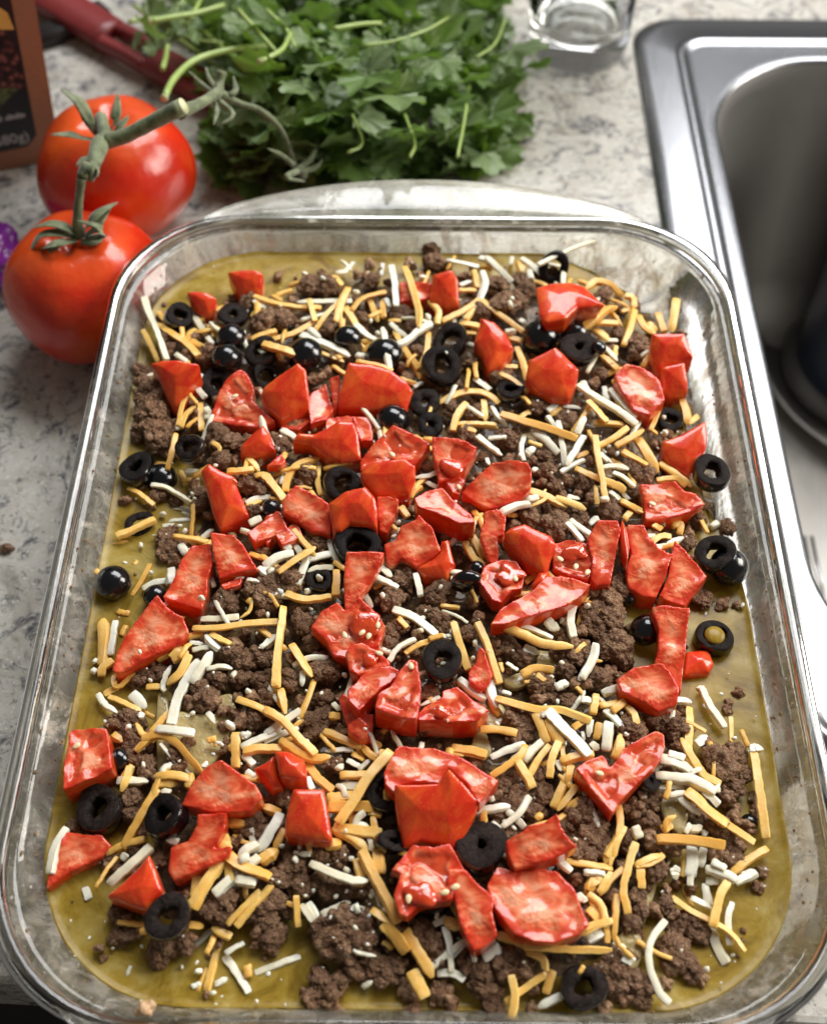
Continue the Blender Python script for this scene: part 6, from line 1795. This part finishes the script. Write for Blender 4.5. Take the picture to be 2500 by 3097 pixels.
# leaves too deep in the bunch to tell apart
Vs, Fs, base = [], [], 0
for k in range(420):
    x, y = random.uniform(400, 1080), random.uniform(-50, 375)
    if not inpoly(np.array([[x, y]]), CPa)[0] or (x < 520 and random.random() < .4): continue
    e_ = edist(np.array([[x, y]]), CP)[0]
    V, F = leaf_geo[k % 7]; m = np.array(rotm(random.uniform(0, 6.3), random.gauss(.2, .5), random.gauss(0, .5)))
    add(V@m.T*random.uniform(.7, 1.)+D(x, y, random.uniform(.3, max(.5, min(4.2, e_/32)))), F)
o = obj('inner_leaves', np.vstack(Vs), Fs, m_leaf, cil); o['kind'] = 'stuff'
# sparse leafy stems at the left of the bunch
for k in range(34):
    x, y = random.uniform(285, 440), random.uniform(-40, 110)
    p = D(x, y, random.uniform(1.2, 4.5)); o = bpy.data.objects.new('leaf', leaves[k % 7]); col.objects.link(o); o.parent = cil; o.location = Vector(p-cilo)*CM
    if x < 330 and y > 20: o.scale = (.5, .5, .5)
    o.rotation_euler = (random.gauss(.4, .5), random.gauss(0, .6), random.uniform(0, 6.28)); s_ = random.uniform(.4, .8); o.scale = (s_, s_, s_)

# red utensil ----------------------------------------------------------------------
ut = empty('red_utensil', tuple(D(300, 100, .8)), 'dark red slotted plastic utensil handle lying on the counter under the cilantro', 'utensil')
a, b = D(105, -8, 1.0), D(440, 185, .9); d = (b-a)/np.linalg.norm(b-a); s_ = np.cross(d, [0, 0, 1.]); s_ /= np.linalg.norm(s_)
def bar(t0, t1, w0, w1, h, z0, z1, mat, nm, par, wmid=None):
    n = 24; V = []; F = []
    for i in range(n+1):
        u = i/n; q = a+d*(t0+(t1-t0)*u); w = (w0+(w1-w0)*u)
        if wmid: w *= 1+wmid*math.sin(u*math.pi)
        for sa, sz in ((-1, .3), (-.93, 0), (.93, 0), (1, .3), (1, .75), (.93, 1), (-.93, 1), (-1, .75)): V.append(q+s_*w*sa*.5+np.array([0, 0, -q[2]+z0+(z1-z0)*sz+.5*h*math.sin(u*2.6)]))
    for i in range(n):
        for j in range(8): k = (j+1) % 8; F.append((i*8+j, i*8+k, (i+1)*8+k, (i+1)*8+j))
    F.append(tuple(range(7, -1, -1))); F.append(tuple(n*8+j for j in range(8)))
    return obj(nm, V, F, mat, par)
Lu = float(np.linalg.norm(b-a))
def at(t, w): return a+d*t+s_*w
# handle with a real slot: two rails, joined at both ends
bar(-8, 4.6, 2.3, 2.05, .5, .25, .95, m_red, 'handle', ut)
for sg in (-1, 1):
    o_ = a.copy(); a = o_+s_*sg*.69; bar(4.55, 7.9, .66, .62, .2, .28, .95, m_red, 'slot_rail', ut); a = o_
bar(7.85, Lu+2, 2.0, 1.7, .1, .30, .95, m_red, 'handle', ut)
bar(-4, Lu, .5, .3, .3, .9, 1.05, m_red, 'raised_rib', ut) if False else None
V, F = sweep([D(70, 82, .4), D(140, 55, .4), D(220, 20, .4)], [(-.7, -.3), (.7, -.3), (.75, .2), (.5, .35), (-.5, .35), (-.75, .2)]); tag(obj('dark_utensil', V, F, m_blackp), 'dark utensil handle crossing beneath the red one beside the carton', 'utensil')

# copper carton ---------------------------------------------------------------------
ct = empty('carton', (-20, 45.6, 0), 'copper coloured food carton with a black picture panel at the far left', 'carton')
A0 = np.array([-17.35, 46.2, 0.]); dl = np.array([-2.3, -.8, 0]); dl /= np.linalg.norm(dl); dn = np.array([-dl[1], dl[0], 0]); dn = -dn if dn[1] > 0 else dn   # face normal, towards the camera
lean = np.array([.105, .0, 1.])
def cp(u, v, w=0): return A0+dl*u+lean*v+dn*w
def slab(name, u0, u1, v0, v1, w0, w1, mat, par, rnd=.12):
    V = []
    for w in (w0, w1):
        for (u, v) in ((u0+rnd, v0), (u1-rnd, v0), (u1, v0+rnd), (u1, v1-rnd), (u1-rnd, v1), (u0+rnd, v1), (u0, v1-rnd), (u0, v0+rnd)): V.append(cp(u, v, w))
    F = [tuple(range(8)), tuple(8+i for i in range(7, -1, -1))]+[(i, 8+i, 8+(i+1) % 8, (i+1) % 8) for i in range(8)]
    me = obj(name, V, F, mat, par, smooth=False); return me
slab('carton_body', 0, 14, .1, 17, -3.2, 0, m_cop, ct, .15)
slab('black_panel', .95, 13.2, 1.15, 16, .0, .035, m_blk, ct, .5)
def patch(name, pts, w, mat):
    V = [cp(u, v, w) for u, v in pts]+[cp(u, v, w-.02) for u, v in pts]; n_ = len(pts)
    F = [tuple(range(n_)), tuple(n_+i for i in range(n_-1, -1, -1))]+[(i, n_+i, n_+(i+1) % n_, (i+1) % n_) for i in range(n_)]
    obj(name, V, F, mat, ct, smooth=False)
patch('printed_meat', [(1.0, 4.2), (1.1, 6.0), (1.7, 8.2), (3, 9.2), (6, 9), (9, 6.4), (6, 4.4), (4, 4.4), (2.2, 4.2)], .06, m_pmeat)
patch('printed_greens', [(1.3, 4.3), (2.6, 4.6), (4.2, 4.8), (5, 3.4), (3.6, 2.9), (2.6, 3.3), (1.9, 3.9)], .08, m_pgrn)
patch('printed_cheese', [(1.05, 7.2), (1.2, 8.0), (2.4, 9.3), (3.2, 9.9), (3.4, 9.2), (2.4, 8.3), (1.6, 7.3)], .10, m_pyel)
patch('printed_tomato', [(1.9, 7.2), (2.5, 8.0), (3.4, 8.6), (5, 8.4), (4.6, 7.0), (3, 6.7)], .09, m_pred)
def text(body, u, v, size, nm):
    cu = bpy.data.curves.new(nm, 'FONT'); cu.body = body; cu.size = size*CM; cu.extrude = .0001; cu.align_x = 'RIGHT'
    cu.materials.append(m_wpr)
    o = bpy.data.objects.new(nm, cu); col.objects.link(o); o.parent = ct
    X = -Vector(dl); Zv = Vector(dn); Y = Zv.cross(X)
    Mx = Matrix((X, Y, Zv)).transposed().to_4x4(); Mx.translation = Vector(cp(u, v, .05)-np.array([-20, 45.6, 0]))*CM
    o.matrix_local = Mx
    bpy.context.view_layer.update(); me = bpy.data.meshes.new_from_object(o.evaluated_get(bpy.context.evaluated_depsgraph_get()))
    q = bpy.data.objects.new(nm, me); col.objects.link(q); q.parent = ct; q.matrix_local = Mx; bpy.data.objects.remove(o, do_unlink=True)
text('NET WT 1 LB 8 OZ (680g)', 1.25, 1.5, .72, 'weight_lettering')
for k in range(15):
    if k != 7: patch('fine_print', [(1.3+.13*k, 2.78), (1.3+.13*k, 2.95+.05*(k % 3)), (1.395+.13*k, 2.95+.05*(k % 3)), (1.395+.13*k, 2.78)], .06, m_wpr)

# drinking glass -----------------------------------------------------------------------
gl = empty('drinking_glass', (7.95, 55.4, 0), 'clear drinking glass with a thick base behind the cilantro', 'glass')
V, F = lathe([(.01, .12), (1.6, .02), (2.2, .0), (2.5, .15), (2.6, .5), (2.65, 2), (3.1, 13), (3.16, 13.1), (3.1, 13.15), (3.0, 13), (2.5, 2.4), (2.3, 1.7), (1.8, 1.4), (.01, 1.3)], (7.95, 55.4, 0.01), 56)
obj('glass_body', V, F, m_clear, gl)

# purple thing, crumbs ------------------------------------------------------------------
U, F = ico(4); U = U*np.array([1.0, 1.9, 1.0])*(1+.22*nz(U, 2.2)+.10*np.sin(np.arctan2(U[:, 1], U[:, 2])*7))[:, None]; U += D(-17, 545, 1.0)
tag(obj('purple_bundle', U, F, m_purp), 'crinkled bright purple bundle at the far left edge of the counter', 'bundle')
def crumb_obj(nm, p, r, mat, lab, seed):
    V, F = clump_proto(4, seed, 10, 60); V = V*r+np.array(p); tag(obj(nm, V, F, mat), lab, 'crumb')
crumb_obj('beef_crumb', D(15, 1150, .12), .28, m_crumb, 'small brown crumb lying on the granite left of the dish', 301)
crumb_obj('tan_crumb', D(306, 2120, 5.25), .26, m_tan, 'tan crumb stuck on the near rim of the glass dish', 302)
crumb_obj('rim_crumb', D(208, 1992, 4.15), .18, m_crumb, 'little reddish crumb stuck where sauce meets glass at the near left', 303)

# a place for everything: wipe stray data
for m in [m for m in bpy.data.meshes if m.users == 0]: bpy.data.meshes.remove(m)
